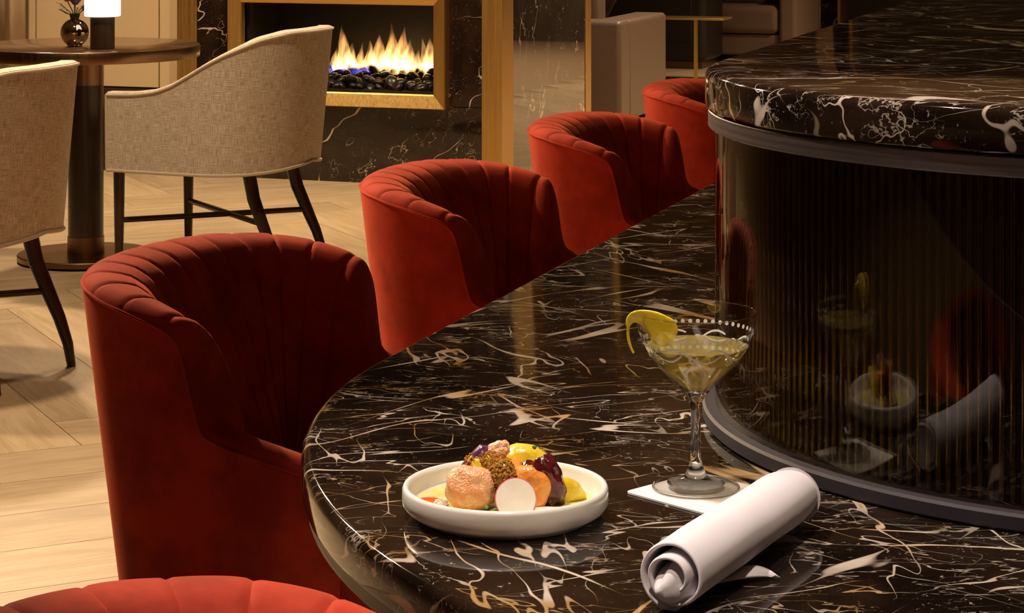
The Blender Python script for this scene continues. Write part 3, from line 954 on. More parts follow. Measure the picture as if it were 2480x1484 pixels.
stools = [((SX, SY), R(-4), 'red velvet tub chair beside the round end of the counter, largest in full view'),
          ((SX, SY + SP), 0.0, 'red velvet tub chair in the middle of the row, with the fireplace wall behind it'),
          ((SX, SY + 2 * SP), 0.0, 'red velvet tub chair in front of the polished marble pillar side'),
          ((SX, SY + 3 * SP), 0.0, 'farthest red velvet tub chair, partly hidden by the raised bar'),
          ((-0.875, 1.35), R(-16), 'nearest red velvet tub chair, cut off at the lower left corner')]
for i, ((x, y), rz, lab) in enumerate(stools):
    o = stool if i == 0 else copy_tree(stool)
    o.location = (x, y, 0); o.rotation_euler = (0, 0, rz)
    tag(o, lab, 'chair', 'red velvet tub chairs along the bar')

def make_armchair():
    t = thing('dining_armchair', (0, 0, 0))
    keys = [(0, .835), (.16, .832), (.26, .812), (.36, .765), (.46, .705), (.54, .660), (.60, .640), (.68, .630), (.9, .626)]
    sh = UShell(0.285, 0.25, 0.61, keys, 0.375, 0.83, 0.61, 0.16, 0.06)
    TH = 0.062
    # outer panel with gently curved lower hem
    mb = MB(); rows = []; uv = []
    n = 140
    hem = lambda s: 0.372 + 0.020 * max(0, 1 - abs(s) / 0.30) ** 1.5 - 0.004 * math.sin(min(1, abs(s) / sh.len) * PI)
    for i in range(n + 1):
        s = -sh.len + 2 * sh.len * i / n
        zt = sh.zt(s) - 0.012; zb = hem(s)
        rows.append([sh.pt(s, TH / 2, zb + (zt - zb) * j / 14) for j in range(15)])
        uv.append([(s, zb + (zt - zb) * j / 14) for j in range(15)])
    mb.grid(rows, uvs=uv)
    panel = mb.build('outer_panel', 'linen', t)
    # top edge, inside face
    rows = []; uv = []
    for i in range(n + 1):
        s = -sh.len + 2 * sh.len * i / n
        zt = sh.zt(s)
        sec = [(-TH / 2, 0.44), (-TH / 2 - 0.012, 0.55), (-TH / 2 - 0.004, zt - 0.02), (-TH / 2 + 0.004, zt - 0.006), (-TH / 4, zt), (TH / 4, zt), (TH / 2 - 0.003, zt - 0.004), (TH / 2, zt - 0.012)]
        rows.append([sh.pt(s, o_, z_) for o_, z_ in sec])
        uv.append([(s, o_ * 0.9 + z_) for o_, z_ in sec])
    mb = MB(); mb.grid(rows, uvs=uv)
    mb.build('inner_back', 'linen', t)
    # front faces of the arms
    for sg in (-1, 1):
        a = sh.pt(sg * sh.len, TH / 2, 0.372); b = sh.pt(sg * sh.len, -TH / 2, 0.372)
        zt = sh.zt(sh.len)
        mb = MB()
        mb.grid([[(a[0] + 0.001, a[1], 0.372), (b[0] + 0.001, b[1], 0.372)], [(a[0] + 0.006, a[1], 0.5), (b[0] + 0.006, b[1], 0.5)], [(a[0] + 0.001, a[1], zt - 0.012), (b[0] + 0.001, b[1], zt - 0.003)]])
        mb.build('arm_front', 'linen', t)
    top = [sh.pt(s, TH / 2 + 0.001, sh.zt(s) - 0.010) for s in [-sh.len + 2 * sh.len * i / 120 for i in range(121)]]
    MB().tube(top, 0.0042, 7).build('top_piping', 'linen_welt', panel)
    low = [sh.pt(s, TH / 2 + 0.001, hem(s)) for s in [-sh.len + 2 * sh.len * i / 120 for i in range(121)]]
    MB().tube(low, 0.0055, 7).build('hem_piping', 'linen_welt', panel)
    for sg in (-1, 1):
        p0 = sh.pt(sg * sh.len, TH / 2, sh.zt(sh.len) - 0.01); p1 = sh.pt(sg * sh.len, TH / 2, 0.372)
        MB().tube([p0, tuple((u + v) / 2 for u, v in zip(p0, p1)), p1], 0.0045, 7).build('front_piping', 'linen_welt', panel)
    # seat
    mb = MB()
    ring = lambda g_, z: [(lambda p: (min(p[0], 0.64), p[1], z))(sh.pt(-sh.len + 2 * sh.len * i / 60, g_, z)) for i in range(61)]
    prof = [(0.0, 0.376), (-0.03, 0.42), (-0.032, 0.455), (-0.06, 0.475), (-0.1, 0.48)]
    mb.grid([ring(g_, z) for g_, z in prof], closed_v=True)
    mb.f.append(tuple(4 * 61 + q for q in range(61))); mb.f.append(tuple(reversed(range(61))))
    mb.build('seat', 'linen', t)
    # legs, local x forward from the back; rear pair sweeps backwards
    A, B = (0.595, -0.25), (0.595, 0.25)
    C, D = (0.125, -0.178), (0.125, 0.178)
    for (x, y) in (A, B):
        MB().tube([(x, y, 0.40), (x, y, 0.2), (x, y, 0.0005)], [0.0195, 0.0165, 0.012], 12).build('leg', 'walnut', t)
    for (x, y) in (C, D):
        sgn = 1 if y > 0 else -1
        pth = [(x + 0.040, y * 0.94, 0.405), (x + 0.036, y * 0.95, 0.35), (x + 0.020, y * 0.97, 0.28), (x - 0.010, y * 1.0, 0.21), (x - 0.046, y * 1.03, 0.13), (x - 0.070, y * 1.05, 0.06), (x - 0.080, y * 1.06, 0.0005)]
        MB().tube(pth, [0.0225, 0.0225, 0.0215, 0.020, 0.017, 0.0145, 0.012], 12).build('leg', 'walnut', t)
    MB().tube([(A[0], A[1], 0.200), (D[0] - 0.012, D[1], 0.200)], 0.0095, 10).build('stretcher', 'walnut', t)
    MB().tube([(B[0], B[1], 0.201), (C[0] - 0.012, C[1], 0.201)], 0.0095, 10).build('stretcher', 'walnut', t)
    return t
ach = make_armchair()
for i, (x, y, lab) in enumerate([(-2.975, 6.80, 'beige linen armchair in full view in front of the fireplace'),
                                 (-3.013, 5.156, 'beige linen armchair cut off by the left edge of the picture')]):
    o = ach if i == 0 else copy_tree(ach)
    o.location = (x, y, 0); o.rotation_euler = (0, 0, PI)
    tag(o, lab, 'armchair', 'beige linen armchairs')

# ------------------------------------------------------------------ round table with vase and lamp
TX, TY = -3.880, 6.880
tbl = thing('round_table', (TX, TY, 0), 0, 'round dark wooden pedestal table with bronze edge', 'table')
TR = 0.394
MB().lathe([(TR - 0.012, 0.7078), (TR - 0.001, 0.709), (TR, 0.712), (TR, 0.7465), (TR - 0.0015, 0.7485)], 96).build('edge_band', 'bronze', tbl)
MB().lathe([(TR - 0.02, 0.7484), (TR - 0.002, 0.7486), (TR - 0.004, 0.75)], 96).build('table_top', 'table_top', tbl)
MB().lathe([(0.062, 0.612), (0.062, 0.707)], 48).build('upper_sleeve', 'bronze', tbl)
MB().lathe([(0.061, 0.085), (0.061, 0.612)], 48).build('column', 'walnut', tbl)
MB().lathe([(0.0635, 0.026), (0.0635, 0.085)], 48).build('lower_sleeve', 'bronze', tbl)
plate_ = MB().lathe([(0.232, 0.006), (0.235, 0.008), (0.235, 0.024), (0.232, 0.027)], 72).build('base_plate', 'bronze', tbl)
MB().lathe([(0.22, 0.0005), (0.22, 0.0065)], 48).build('base_pad', 'slot', plate_)

VX, VY = -3.875, 6.795
vase = thing('bud_vase', (VX, VY, 0.7505), 0, 'small round mirrored vase with a dark neck on the table', 'vase')
pr = [(0.020, 0.0), (0.026, 0.001)]
for k in range(1, 16):
    a = -PI / 2 + PI * (0.13 + 0.78 * k / 15)
    pr.append((0.0485 * math.cos(a), 0.047 + 0.0485 * math.sin(a)))
MB().lathe(pr, 48).build('body', 'chrome', vase)
MB().lathe([(0.0135, 0.091), (0.019, 0.112), (0.0175, 0.112), (0.012, 0.092)], 32).build('neck', 'vase_neck', vase)
rf = random.Random(5)
def flower(name, kind, top, mat, label, grp=None):
    """stem from the vase neck to the bloom, bloom of petals"""
    f = thing(name, (VX, VY, 0.7505 + 0.095), 0, label, 'flower', grp)
    tx, ty, tz = top
    MB().tube([(0, 0, 0), (tx * 0.35, ty * 0.35, tz * 0.45), (tx, ty, tz)], 0.0016, 6).build('stem', 'stem_green', f)
    if kind == 'cup':
        for k in range(7):
            a = 2 * PI * k / 7
            rows = []
            for i in range(6):
                u = i / 5
                w = 0.020 * math.sin(PI * min(0.93, 0.12 + 0.8 * u))
                rad = 0.006 + 0.026 * math.sin(u * 1.45)
                rows.append([(tx + rad * math.cos(a + q * w / 0.026), ty + rad * math.sin(a + q * w / 0.026), tz - 0.004 + 0.042 * u) for q in (-1, -0.4, 0.2, 0.8, 1)])
            pb = MB().grid(rows).build('petal', mat, f)
            md = pb.modifiers.new('solid', 'SOLIDIFY'); md.thickness = 0.0008
    elif kind == 'thistle':
        MB().lathe([(0.002, -0.012), (0.009, -0.008), (0.0125, 0.0), (0.010, 0.008), (0.003, 0.013)], 14, (tx, ty, tz)).build('head', mat, f)
        sp = MB()
        for k in range(46):
            d = Vector((rf.gauss(0, 1), rf.gauss(0, 1), rf.gauss(0, 0.8))).normalized()
            p = Vector((tx, ty, tz)) + d * 0.009
            q = Vector((tx, ty, tz)) + d * rf.uniform(0.017, 0.023)
            sp.tube([tuple(p), tuple(q)], [0.0011, 0.0002], 4)
        tag(sp.build('spines', mat, f), kind='stuff')
    elif kind == 'leaf':
        for k in range(6):
            u = 0.5 + 0.5 * k / 5
            c = Vector((tx * u, ty * u, tz * u))
            a = (k % 2 * 2 - 1) * 1.0 + math.atan2(ty, tx)
            d = Vector((math.cos(a), math.sin(a), 0.25))
            sd = Vector((-d.y, d.x, 0)) * 0.004
            L = 0.022
            pb = MB().add([c, c + d * L * 0.5 + sd, c + d * L, c + d * L * 0.5 - sd], [(0, 1, 2, 3)]).build('leaf', mat, f)
            md = pb.modifiers.new('solid', 'SOLIDIFY'); md.thickness = 0.0006
flower('anemone', 'cup', (-0.03, 0.0, 0.062), 'petal_orange', 'orange flower at the left of the vase bouquet')
flower('anemone', 'cup', (0.062, -0.01, 0.068), 'petal_pink', 'pink flower in front of the glowing lamp shade')
flower('statice', 'cup', (0.008, -0.01, 0.052), 'petal_purple', 'dusky purple flower in the middle of the bouquet')
flower('statice', 'cup', (-0.008, 0.012, 0.07), 'petal_purple', 'purple flower behind the middle of the bouquet')
flower('thistle', 'thistle', (0.046, -0.005, 0.037), 'thistle', 'spiky dark thistle hanging beside the lamp')
flower('foliage_sprig', 'leaf', (-0.05, -0.01, 0.05), 'stem_green', 'green leafy sprig leaning left out of the vase')
flower('foliage_sprig', 'leaf', (-0.034, -0.03, 0.03), 'stem_green', 'short green sprig low at the left of the vase')
flower('foliage_sprig', 'leaf', (0.03, -0.03, 0.04), 'stem_green', 'green sprig leaning right towards the lamp')

LX, LY = -3.726, 6.72
lamp = thing('table_lamp', (LX, LY, 0.7505), 0, 'cordless table lamp with a brown cylinder base and white glowing shade', 'lamp')
MB().lathe([(0.040, 0.0), (0.041, 0.001), (0.041, 0.106), (0.039, 0.108)], 48).build('base', 'lamp_base', lamp)
MB().lathe([(0.056, 0.1095), (0.0605, 0.111), (0.061, 0.116), (0.061, 0.215), (0.057, 0.222)], 48).build('shade', 'shade', lamp)

# ------------------------------------------------------------------ far lounge seats
def campt(px, Z, z=0):
    X = (px - 1240) * Z / 5400
    return (X * math.cos(THETA) - Z * math.sin(THETA), X * math.sin(THETA) + Z * math.cos(THETA))
club = thing('club_armchair', (-3.7, 12.1, 0), 0, 'taupe leather box-arm lounge chair beside the marble pillar', 'armchair')
def cb(name, mat, x0, x1, y0, y1, z0, z1, bevel=0.02, parent=club, o=(-3.7, 12.1)):
    return MB().box(x0 - o[0], x1 - o[0], y0 - o[1], y1 - o[1], z0, z1).build(name, mat, parent, bevel=bevel, bseg=4)
cb('arm', 'leather_taupe', -3.95, -3.29, 11.62, 11.82, 0.02, 0.575, 0.025)
cb('arm_side', 'leather_taupe', -3.49, -3.29, 11.80, 12.60, 0.02, 0.572, 0.025)
cb('seat', 'leather_taupe', -3.95, -3.45, 11.80, 12.60, 0.06, 0.42, 0.03)
cb('back', 'leather_taupe', -4.05, -3.49, 11.86, 12.04, 0.40, 0.86, 0.03)
pil = thing('cushion', (-3.62, 12.30, 0.425), 0, 'dark mauve cushion leaning in the taupe leather chair', 'cushion')
rows = []
for i in range(9):
    for_ = []
    for j in range(9):
        u, v = i / 4 - 1, j / 4 - 1
        for_.append((u, v))
    rows.append(for_)
mb = MB()
def pillow_side(sg):
    g_ = []
    for r_ in rows:
        g_.append([(0.07 * sg * (1 - u * u) ** 0.5 * (1 - v * v) ** 0.5 + 0.12 * v, 0.22 * u * (1 - 0.06 * (1 - v * v)), 0.22 + 0.22 * v * (1 - 0.06 * (1 - u * u))) for u, v in r_])
    return g_
mb.grid(pillow_side(1)); mb.grid(pillow_side(-1))
mb.build('cover', 'pillow', pil, rot=(0, 0, R(-10)))
# brass side table
sx, sy = campt(1694, 14.9)
stb = thing('side_table', (sx, sy, 0), 0, 'thin brass side table between the lounge chairs', 'table')
MB().box(-0.52, 0.19, -0.12, 0.14, 0.420, 0.432).build('top', 'brass', stb, bevel=0.002)
for (x, y) in ((0, -0.1),):
    MB().box(x - 0.011, x + 0.011, y - 0.011, y + 0.011, 0.0005, 0.42).build('leg', 'brass', stb)
MB().box(-0.5, 0.011, -0.111, 0.13, 0.0008, 0.02).build('base', 'bronze', stb)
# dark armchair behind the side table
dx, dy = campt(1712, 15.9)
dch = thing('dark_armchair', (dx - 0.45, dy + 0.35, 0), 0, 'black leather armchair seen from behind the brass side table', 'armchair')
dback = MB().box(-0.5, 0.44, -0.35, 0.22, 0.05, 0.86).build('back', 'leather_dark', dch, bevel=0.05, bseg=5)
MB().box(-0.40, 0.34, -0.356, -0.34, 0.20, 0.80).build('back_panel', 'leather_dark', dback, bevel=0.006)
MB().box(-0.46, 0.40, -0.3, 0.18, 0.0005, 0.055).build('plinth', 'bronze', dch)
# sofa with patterned pillow
s0 = campt(1700, 16.6); s1 = campt(1899, 16.6)
sofa = thing('sofa', (s0[0], s0[1], 0), 0, 'brown upholstered sofa at the far side beyond the bar', 'sofa')
sw = s1[0] - s0[0]
MB().box(-0.2, sw, -0.0, 0.85, 0.06, 0.215).build('seat_base', 'sofa_fabric', sofa, bevel=0.015)
MB().box(-0.2, sw, -0.03, 0.75, 0.22, 0.43).build('seat_cushion', 'sofa_fabric', sofa, bevel=0.05, bseg=5)
MB().box(-0.2, sw + 0.02, 0.7, 0.95, 0.06, 0.85).build('back', 'sofa_fabric', sofa, bevel=0.04, bseg=4)
MB().box(sw + 0.005, sw + 0.135, -0.03, 0.85, 0.04, 0.66).build('arm', 'sofa_fabric', sofa, bevel=0.03, bseg=4)
MB().box(-0.15, sw + 0.10, 0.05, 0.9, 0.0005, 0.06).build('plinth', 'slot', sofa)
pp = thing('patterned_cushion', (s0[0] + sw - 0.28, s0[1] + 0.42, 0.435), 0, 'silver patterned cushion on the brown sofa', 'cushion')
mb = MB()
def ps(sg): return [[(0.24 * u, 0.08 * sg * (1 - u * u) ** 0.5 * (1 - v * v) ** 0.5 + 0.1 * v, 0.22 + 0.22 * v) for u, v in r_] for r_ in rows]
mb.grid(ps(1)); mb.grid(ps(-1)); mb.build('cover', 'pillow_pattern', pp)
# pier with a marble strip at the right end of the view
p0 = campt(1946, 17.9); p1 = campt(1990, 17.9); p2 = campt(2034, 17.9); p3 = campt(2041, 17.9)
pier = thing('wall_pier', (0, 0, 0), 0, 'beige wall pier with a brass edged marble strip', 'wall', kind='structure')
box('pier_face', 'wall_far', p0[0], p1[0], p0[1], p0[1] + 0.5, 0, 3.0, pier)
box('marble_strip', 'marble_fire', p1[0], p2[0], p0[1] + 0.01, p0[1] + 0.5, 0, 3.0, pier)
box('brass_edge', 'brass', p2[0], p3[0], p0[1] - 0.01, p0[1] + 0.5, 0, 3.0, pier)
q = campt(2041, 17.9)
tag(box('wall_right', 'wall_dark', p3[0], 3.5, p0[1] + 0.3, p0[1] + 0.4, 0, 3.0), 'dark wall recess behind the raised bar', 'wall', kind='structure')

# ------------------------------------------------------------------ things on the counter
PX, PY = -0.622, 1.830
plate = thing('serving_plate', (PX, PY, HC + 0.0006), 0, 'white porcelain plate with straight raised sides, holding a salad', 'plate')
PR = 0.0895
prof = [(0.001, 0.0), (PR - 0.014, 0.0), (PR - 0.0125, 0.0022), (PR - 0.009, 0.0032), (PR - 0.003, 0.0072), (PR - 0.0003, 0.0115), (PR, 0.016), (PR - 0.0002, 0.0235),
        (PR - 0.0014, 0.0262), (PR - 0.0034, 0.0268), (PR - 0.0053, 0.0258), (PR - 0.0063, 0.0225), (PR - 0.0075, 0.0125), (PR - 0.012, 0.0075), (PR - 0.02, 0.0062), (0.001, 0.0058)]
MB().lathe(prof, 96).build('dish', 'porcelain', plate, sharp=60)
dr = MB().lathe([(0.001, 0.0095), (PR - 0.0135, 0.0095), (PR - 0.0092, 0.0101)], 72, cap=False)
dr.build('dressing', 'dressing', None, loc=(PX, PY, HC + 0.0006))
d_ = bpy.data.objects['dressing']; tag(d_, 'thin yellow green dressing pooled in the white plate', 'dressing', kind='stuff')

# camera-aligned axes on the counter: right and away
RT = Vector((math.cos(THETA), math.sin(THETA), 0)); AW = Vector((-math.sin(THETA), math.cos(THETA), 0)); UPV = Vector((0, 0, 1))
PXM = 0.000362       # metres per photo pixel at the plate
def fpos(px, dz, aw=0.0):
    """salad position: pixels right of the plate centre, height above counter, metres away from the centre"""
    p = Vector((PX, PY, HC)) + RT * (px * PXM) + AW * aw
    return Vector((p.x, p.y, HC + dz))
def lump(name, mat, loc, size, rot, label, seed=0, rough=0.15, power=2.0, sub=4, freq=2.0, group=None):
    bm = bmesh.new()
    bmesh.ops.create_icosphere(bm, subdivisions=sub, radius=1)
    for v in bm.verts:
        c = v.co.copy()
        e = power
        l = (abs(c.x) ** e + abs(c.y) ** e + abs(c.z) ** e) ** (1 / e)
        c = c / l
        c *= 1 + rough * mnoise.noise(c * freq + Vector((seed * 3.7, seed, 0)))
        v.co = Vector((c.x * size[0], c.y * size[1], c.z * size[2]))
    me = bpy.data.meshes.new(name); bm.to_mesh(me); bm.free()
    me.polygons.foreach_set('use_smooth', [True] * len(me.polygons))
    me.materials.append(M[mat]); me.update()
    o = bpy.data.objects.new(name, me)
    o.location = loc; o.rotation_euler = rot
    COL.objects.link(o)
    return tag(o, label, 'food', group)

def wedge(name, mat, loc, rad, thick, a0, a1, rot, label, inner=0.12, seed=0, bulge=0.9):
    """citrus segment: a fan of flesh, thick at the rim, thin at the core"""
    rows = []; n = 18; m = 12
    for i in range(n + 1):
        a = a0 + (a1 - a0) * i / n
        ed = math.sin(PI * i / n) ** 0.4 * 0.9 + 0.1
        ring = []
        for j in range(2 * m):
            ph = 2 * PI * j / (2 * m)
            u = 0.5 + 0.5 * math.cos(ph)
            r = rad * (inner + (1 - inner) * u) * (1 + 0.03 * mnoise.noise(Vector((a * 4, seed, u * 2))))
            th = thick * ed * math.sin(ph) * (0.55 + 0.45 * u) * (1 + 0.18 * mnoise.noise(Vector((a * 5, u * 5, seed + 9))))
            ring.append((r * math.cos(a), th, r * math.sin(a)))
        rows.append(ring)
    mb = MB(); mb.grid(rows, closed_v=True)
    mb.f.append(tuple(range(2 * m))); mb.f.append(tuple(n * 2 * m + k for k in reversed(range(2 * m))))
    o = mb.build(name, mat, None, loc=loc, rot=rot, sharp=None)
    return tag(o, label, 'food')
yaw = THETA
# mound base under the pile
lump('cream_cheese', 'cream_food', fpos(10, 0.013, 0.012), (0.040, 0.027, 0.011), (0, 0, yaw), 'white creamy base under the salad pile', 1, 0.2)
lump('grapefruit_segment', 'grapefruit', fpos(-84, 0.0285, -0.019), (0.0215, 0.0120, 0.0180), (R(-14), R(7), yaw + R(4)), 'pale pink grapefruit segment standing at the front left of the salad', 2, 0.16, 2.6)
lump('orange_segment', 'orange', fpos(58, 0.0265, -0.010), (0.0180, 0.0090, 0.0180), (R(-10), R(14), yaw - R(6)), 'orange citrus segment behind the radish slice', 5, 0.14, 2.8)
wedge('golden_citrus_segment', 'golden', fpos(40, 0.026, 0.022), 0.031, 0.011, R(5), R(170), (R(-30), R(8), yaw), 'yellow citrus segment at the back of the salad', 0.0, 3)
wedge('yellow_beet_wedge', 'golden', fpos(142, 0.009, 0.004), 0.022, 0.008, R(20), R(150), (R(-18), R(16), yaw + R(20)), 'yellow wedge standing right of the dark beet', 0.0, 4)
lump('beet_wedge', 'beet', fpos(103, 0.029, -0.002), (0.0130, 0.012, 0.023), (R(6), R(-17), yaw), 'glossy dark red beet wedge standing on the right', 4, 0.22, 3.0)
lump('beet_piece', 'beet', fpos(62, 0.036, 0.006), (0.011, 0.010, 0.008), (0.2, 0.3, yaw), 'small dark beet piece between the seeds and the beet wedge', 7, 0.3)
lump('purple_beet_slice', 'purple', fpos(-92, 0.037, 0.006), (0.0065, 0.012, 0.027), (R(6), R(36), yaw), 'purple slice leaning at the back left of the salad', 8, 0.15, 2.6)
lump('citrus_peak', 'grapefruit', fpos(-20, 0.053, 0.010), (0.011, 0.0045, 0.0075), (R(-20), R(-28), yaw), 'pale orange sliver on top of the salad', 9, 0.25, 2.6)
lump('golden_beet', 'golden', fpos(-58, 0.042, 0.000), (0.012, 0.010, 0.011), (0, R(30), yaw), 'golden yellow chunk under the mustard seeds', 10, 0.25)
lump('orange_chunk', 'orange', fpos(0, 0.027, 0.006), (0.024, 0.016, 0.020), (0, 0.2, yaw), 'orange chunk in the heart of the salad', 12, 0.2)
# radish slice
rad = thing('radish_slice', fpos(25, 0.0224, -0.032), 0, 'thin white radish slice with pink rim at the front', 'food')
rad.rotation_euler = (R(68), R(4), yaw)
MB().lathe([(0.0005, -0.0008), (0.0172, -0.0008), (0.0174, 0.0), (0.0168, 0.0008), (0.010, 0.0003), (0.0005, 0.0006)], 48).build('flesh', 'radish', rad)
tp = [(0.0174 * math.cos(2 * PI * k / 48), 0.0174 * math.sin(2 * PI * k / 48), -0.0002) for k in range(49)]
MB().tube(tp, 0.0007, 6, cap=False).build('skin', 'radish_skin', rad)
# mustard seeds
sd = MB(); rs = random.Random(8)
bm = bmesh.new(); bmesh.ops.create_icosphere(bm, subdivisions=1, radius=1)
icov = [v.co.copy() for v in bm.verts]; icof = [tuple(v.index for v in f.verts) for f in bm.faces]; bm.free()
def seed_patch(c, rx, ry, rz, n):
    for k in range(n):
        d = Vector((rs.gauss(0, 1), rs.gauss(0, 1), rs.gauss(0, 1))).normalized()
        if d.dot(AW) > 0.5: continue
        q = 1 - 0.12 * rs.random()
        p = c + RT * (d.dot(RT) * rx * q) + AW * (d.dot(AW) * ry * q) + UPV * (d.z * rz * q)
        r = rs.uniform(0.00085, 0.0012)
        sd.add([p + v * r for v in icov], icof)
seed_patch(fpos(-8, 0.037, -0.014), 0.0135, 0.010, 0.0155, 620)
seed_patch(fpos(-30, 0.049, -0.004), 0.013, 0.010, 0.007, 320)
seed_patch(fpos(-72, 0.046, 0.0), 0.010, 0.009, 0.008, 120)
so = sd.build('mustard_seeds', 'mustard', None)
tag(so, 'cluster of pickled mustard seeds on top of the salad', 'mustard seeds', kind='stuff')
lump('seed_core', 'mustard', fpos(-8, 0.037, -0.013), (0.012, 0.009, 0.014), (0, 0, yaw), 'brown mustard relish under the seeds', 3, 0.1)
lump('tomato_slice', 'tomato', fpos(-182, 0.0115, 0.000), (0.011, 0.011, 0.0032), (0, 0, yaw), 'red tomato piece lying in the dressing at left', 5, 0.12)
lump('shallot_slice', 'shallot', fpos(-152, 0.0125, -0.010), (0.0065, 0.006, 0.0032), (0.3, 0.2, yaw), 'beige shallot bit beside the red tomato piece', 6, 0.3)
for k, (a, z, aw) in enumerate([(-44, 0.017, -0.036), (-24, 0.0145, -0.037), (70, 0.056, 0.012), (152, 0.0115, -0.030), (-82, 0.038, -0.010), (6, 0.012, -0.040)]):
    names = ['left of the radish', 'just left of the radish foot', 'on the yellow citrus at the back', 'at the right of the plate', 'above the grapefruit segment', 'below the radish slice']
    lump('herb_bit', 'herb', fpos(a, z, aw), (0.0022, 0.0018, 0.0015), (k, k * 2, 0), 'tiny green herb bit ' + names[k], 20 + k, 0.4, 2, 2, group='green herb bits')
for k, (a, aw) in enumerate([(176, -0.012), (196, 0.004), (165, -0.018)]):
    lump('orange_bit', 'orange', fpos(a, 0.0105, aw), (0.004 - k * 0.0006, 0.003, 0.0012), (0, 0, k), ['larger orange shred floating at the right of the plate', 'orange shred nearest the right rim of the plate', 'small orange shred in front in the dressing'][k], 30 + k, 0.3, 2, 2)
lump('cream_dollop', 'cream_food', fpos(105, 0.0105, -0.026), (0.020, 0.009, 0.003), (0, 0, yaw), 'white cream smear in front of the beet wedge', 40, 0.3)

# coaster
cA, cB, cT = Vector((-0.5425, 1.9292, 0)), Vector((-0.4565, 1.8831, 0)), Vector((-0.4897, 2.0139, 0))
e1 = (cB - cA).normalized() * 0.098
e2 = Vector((-e1.y, e1.x, 0))
cc = cA + e1 / 2 + e2 / 2
co = thing('paper_coaster', (cc.x, cc.y, HC + 0.0004), math.atan2(e1.y, e1.x), 'square white card coaster under the cocktail glass', 'coaster')
mb = MB()
pts = []
h_ = 0.049; rc = 0.006
for (sx_, sy_, a0) in ((1, 1, 0), (-1, 1, 90), (-1, -1, 180), (1, -1, 270)):
    for k in range(6):
        a = R(a0 + 18 * k)
        pts.append((sx_ * (h_ - rc) + rc * math.cos(a), sy_ * (h_ - rc) + rc * math.sin(a)))
mb.grid([[(x, y, 0) for x, y in pts], [(x, y, 0.0016) for x, y in pts]], closed_v=True)
mb.f.append(tuple(reversed(range(24)))); mb.f.append(tuple(24 + k for k in range(24)))
mb.build('card', 'paper', co, sharp=30)

# cocktail glass
GX, GY, GZ = -0.4847, 1.9603, HC + 0.0024
glass = thing('cocktail_glass', (GX, GY, GZ), 0, 'etched stemmed cocktail glass standing on the white coaster', 'glass')
outer = [(0.0005, 0.0), (0.037, 0.0), (0.0388, 0.0006), (0.039, 0.0016), (0.037, 0.0026), (0.026, 0.0048), (0.016, 0.0075), (0.0108, 0.0110), (0.0076, 0.0165), (0.0055, 0.024), (0.0047, 0.033), (0.0045, 0.050), (0.0046, 0.066),
         (0.0052, 0.0755), (0.0078, 0.0815), (0.0122, 0.0870), (0.0170, 0.0925), (0.0275, 0.1030), (0.0345, 0.1100), (0.0400, 0.1165), (0.0458, 0.1262), (0.0503, 0.1365), (0.0533, 0.1480), (0.0548, 0.1585)]
inner_p = [(0.0546, 0.1590), (0.0541, 0.1586), (0.0526, 0.1480), (0.0496, 0.1367), (0.0450, 0.1266), (0.0391, 0.1170), (0.0335, 0.1106), (0.0263, 0.1036), (0.0155, 0.0938), (0.0085, 0.0890), (0.0005, 0.0875)]
def resample(prof, n=4):
    out = []
    P = [Vector((r, z)) for r, z in prof]
    for i in range(len(P) - 1):
        p0 = P[max(0, i - 1)]; p1 = P[i]; p2 = P[i + 1]; p3 = P[min(len(P) - 1, i + 2)]
        for k in range(n):
            t = k / n
            q = 0.5 * ((2 * p1) + (p2 - p0) * t + (2 * p0 - 5 * p1 + 4 * p2 - p3) * t * t + (3 * p1 - p0 - 3 * p2 + p3) * t ** 3)
            out.append((max(0.0004, q.x), q.y))
    out.append(prof[-1])
    return out
ks = 15                                  # outer profile index where the bowl starts
kf = 8
foot_prof = outer[:4] + resample(outer[3:6], 5)[1:]
foot = MB().lathe(foot_prof, 96).build('foot', 'foot_pane', glass, sharp=None)
stem_prof = resample(outer[5:ks + 1], 5) + [(0.0100, 0.0858), (0.0004, 0.0866)]
MB().lathe(stem_prof, 64).build('stem', 'glass', glass, sharp=None)
bowl_prof = resample(outer[ks:], 4) + resample(inner_p, 4)[:-1]
bowl = MB().lathe(bowl_prof, 96, cap=False).build('bowl', 'bowl_glass', glass, sharp=None)
tp = [(0.0386 * math.cos(2 * PI * k / 96), 0.0386 * math.sin(2 * PI * k / 96), 0.0013) for k in range(97)]
MB().tube(tp, 0.0011, 10, cap=False).build('foot_edge', 'glass', foot)
tp = [(0.0547 * math.cos(2 * PI * k / 96), 0.0547 * math.sin(2 * PI * k / 96), 0.1589) for k in range(97)]
MB().tube(tp, 0.0005, 8, cap=False).build('rim', 'glass', bowl)
# drink
def rin(z):
    ip = sorted(inner_p, key=lambda p: p[1])
    for (r0, z0), (r1, z1) in zip(ip, ip[1:]):
        if z0 <= z <= z1:
            return r0 + (r1 - r0) * (z - z0) / (z1 - z0)
    return ip[-1][0]
LVL = 0.1285
lp = [(0.0005, 0.0876)] + [(rin(z) + 0.00015, z) for z in [0.0891 + (LVL - 0.0891) * k / 18 for k in range(19)]] + [(0.0005, LVL)]
drink = MB().lathe(lp, 96).build('cocktail', 'wine', None, loc=(GX, GY, GZ), sharp=50)
tag(drink, 'pale yellow cocktail filling half of the etched glass', 'drink')
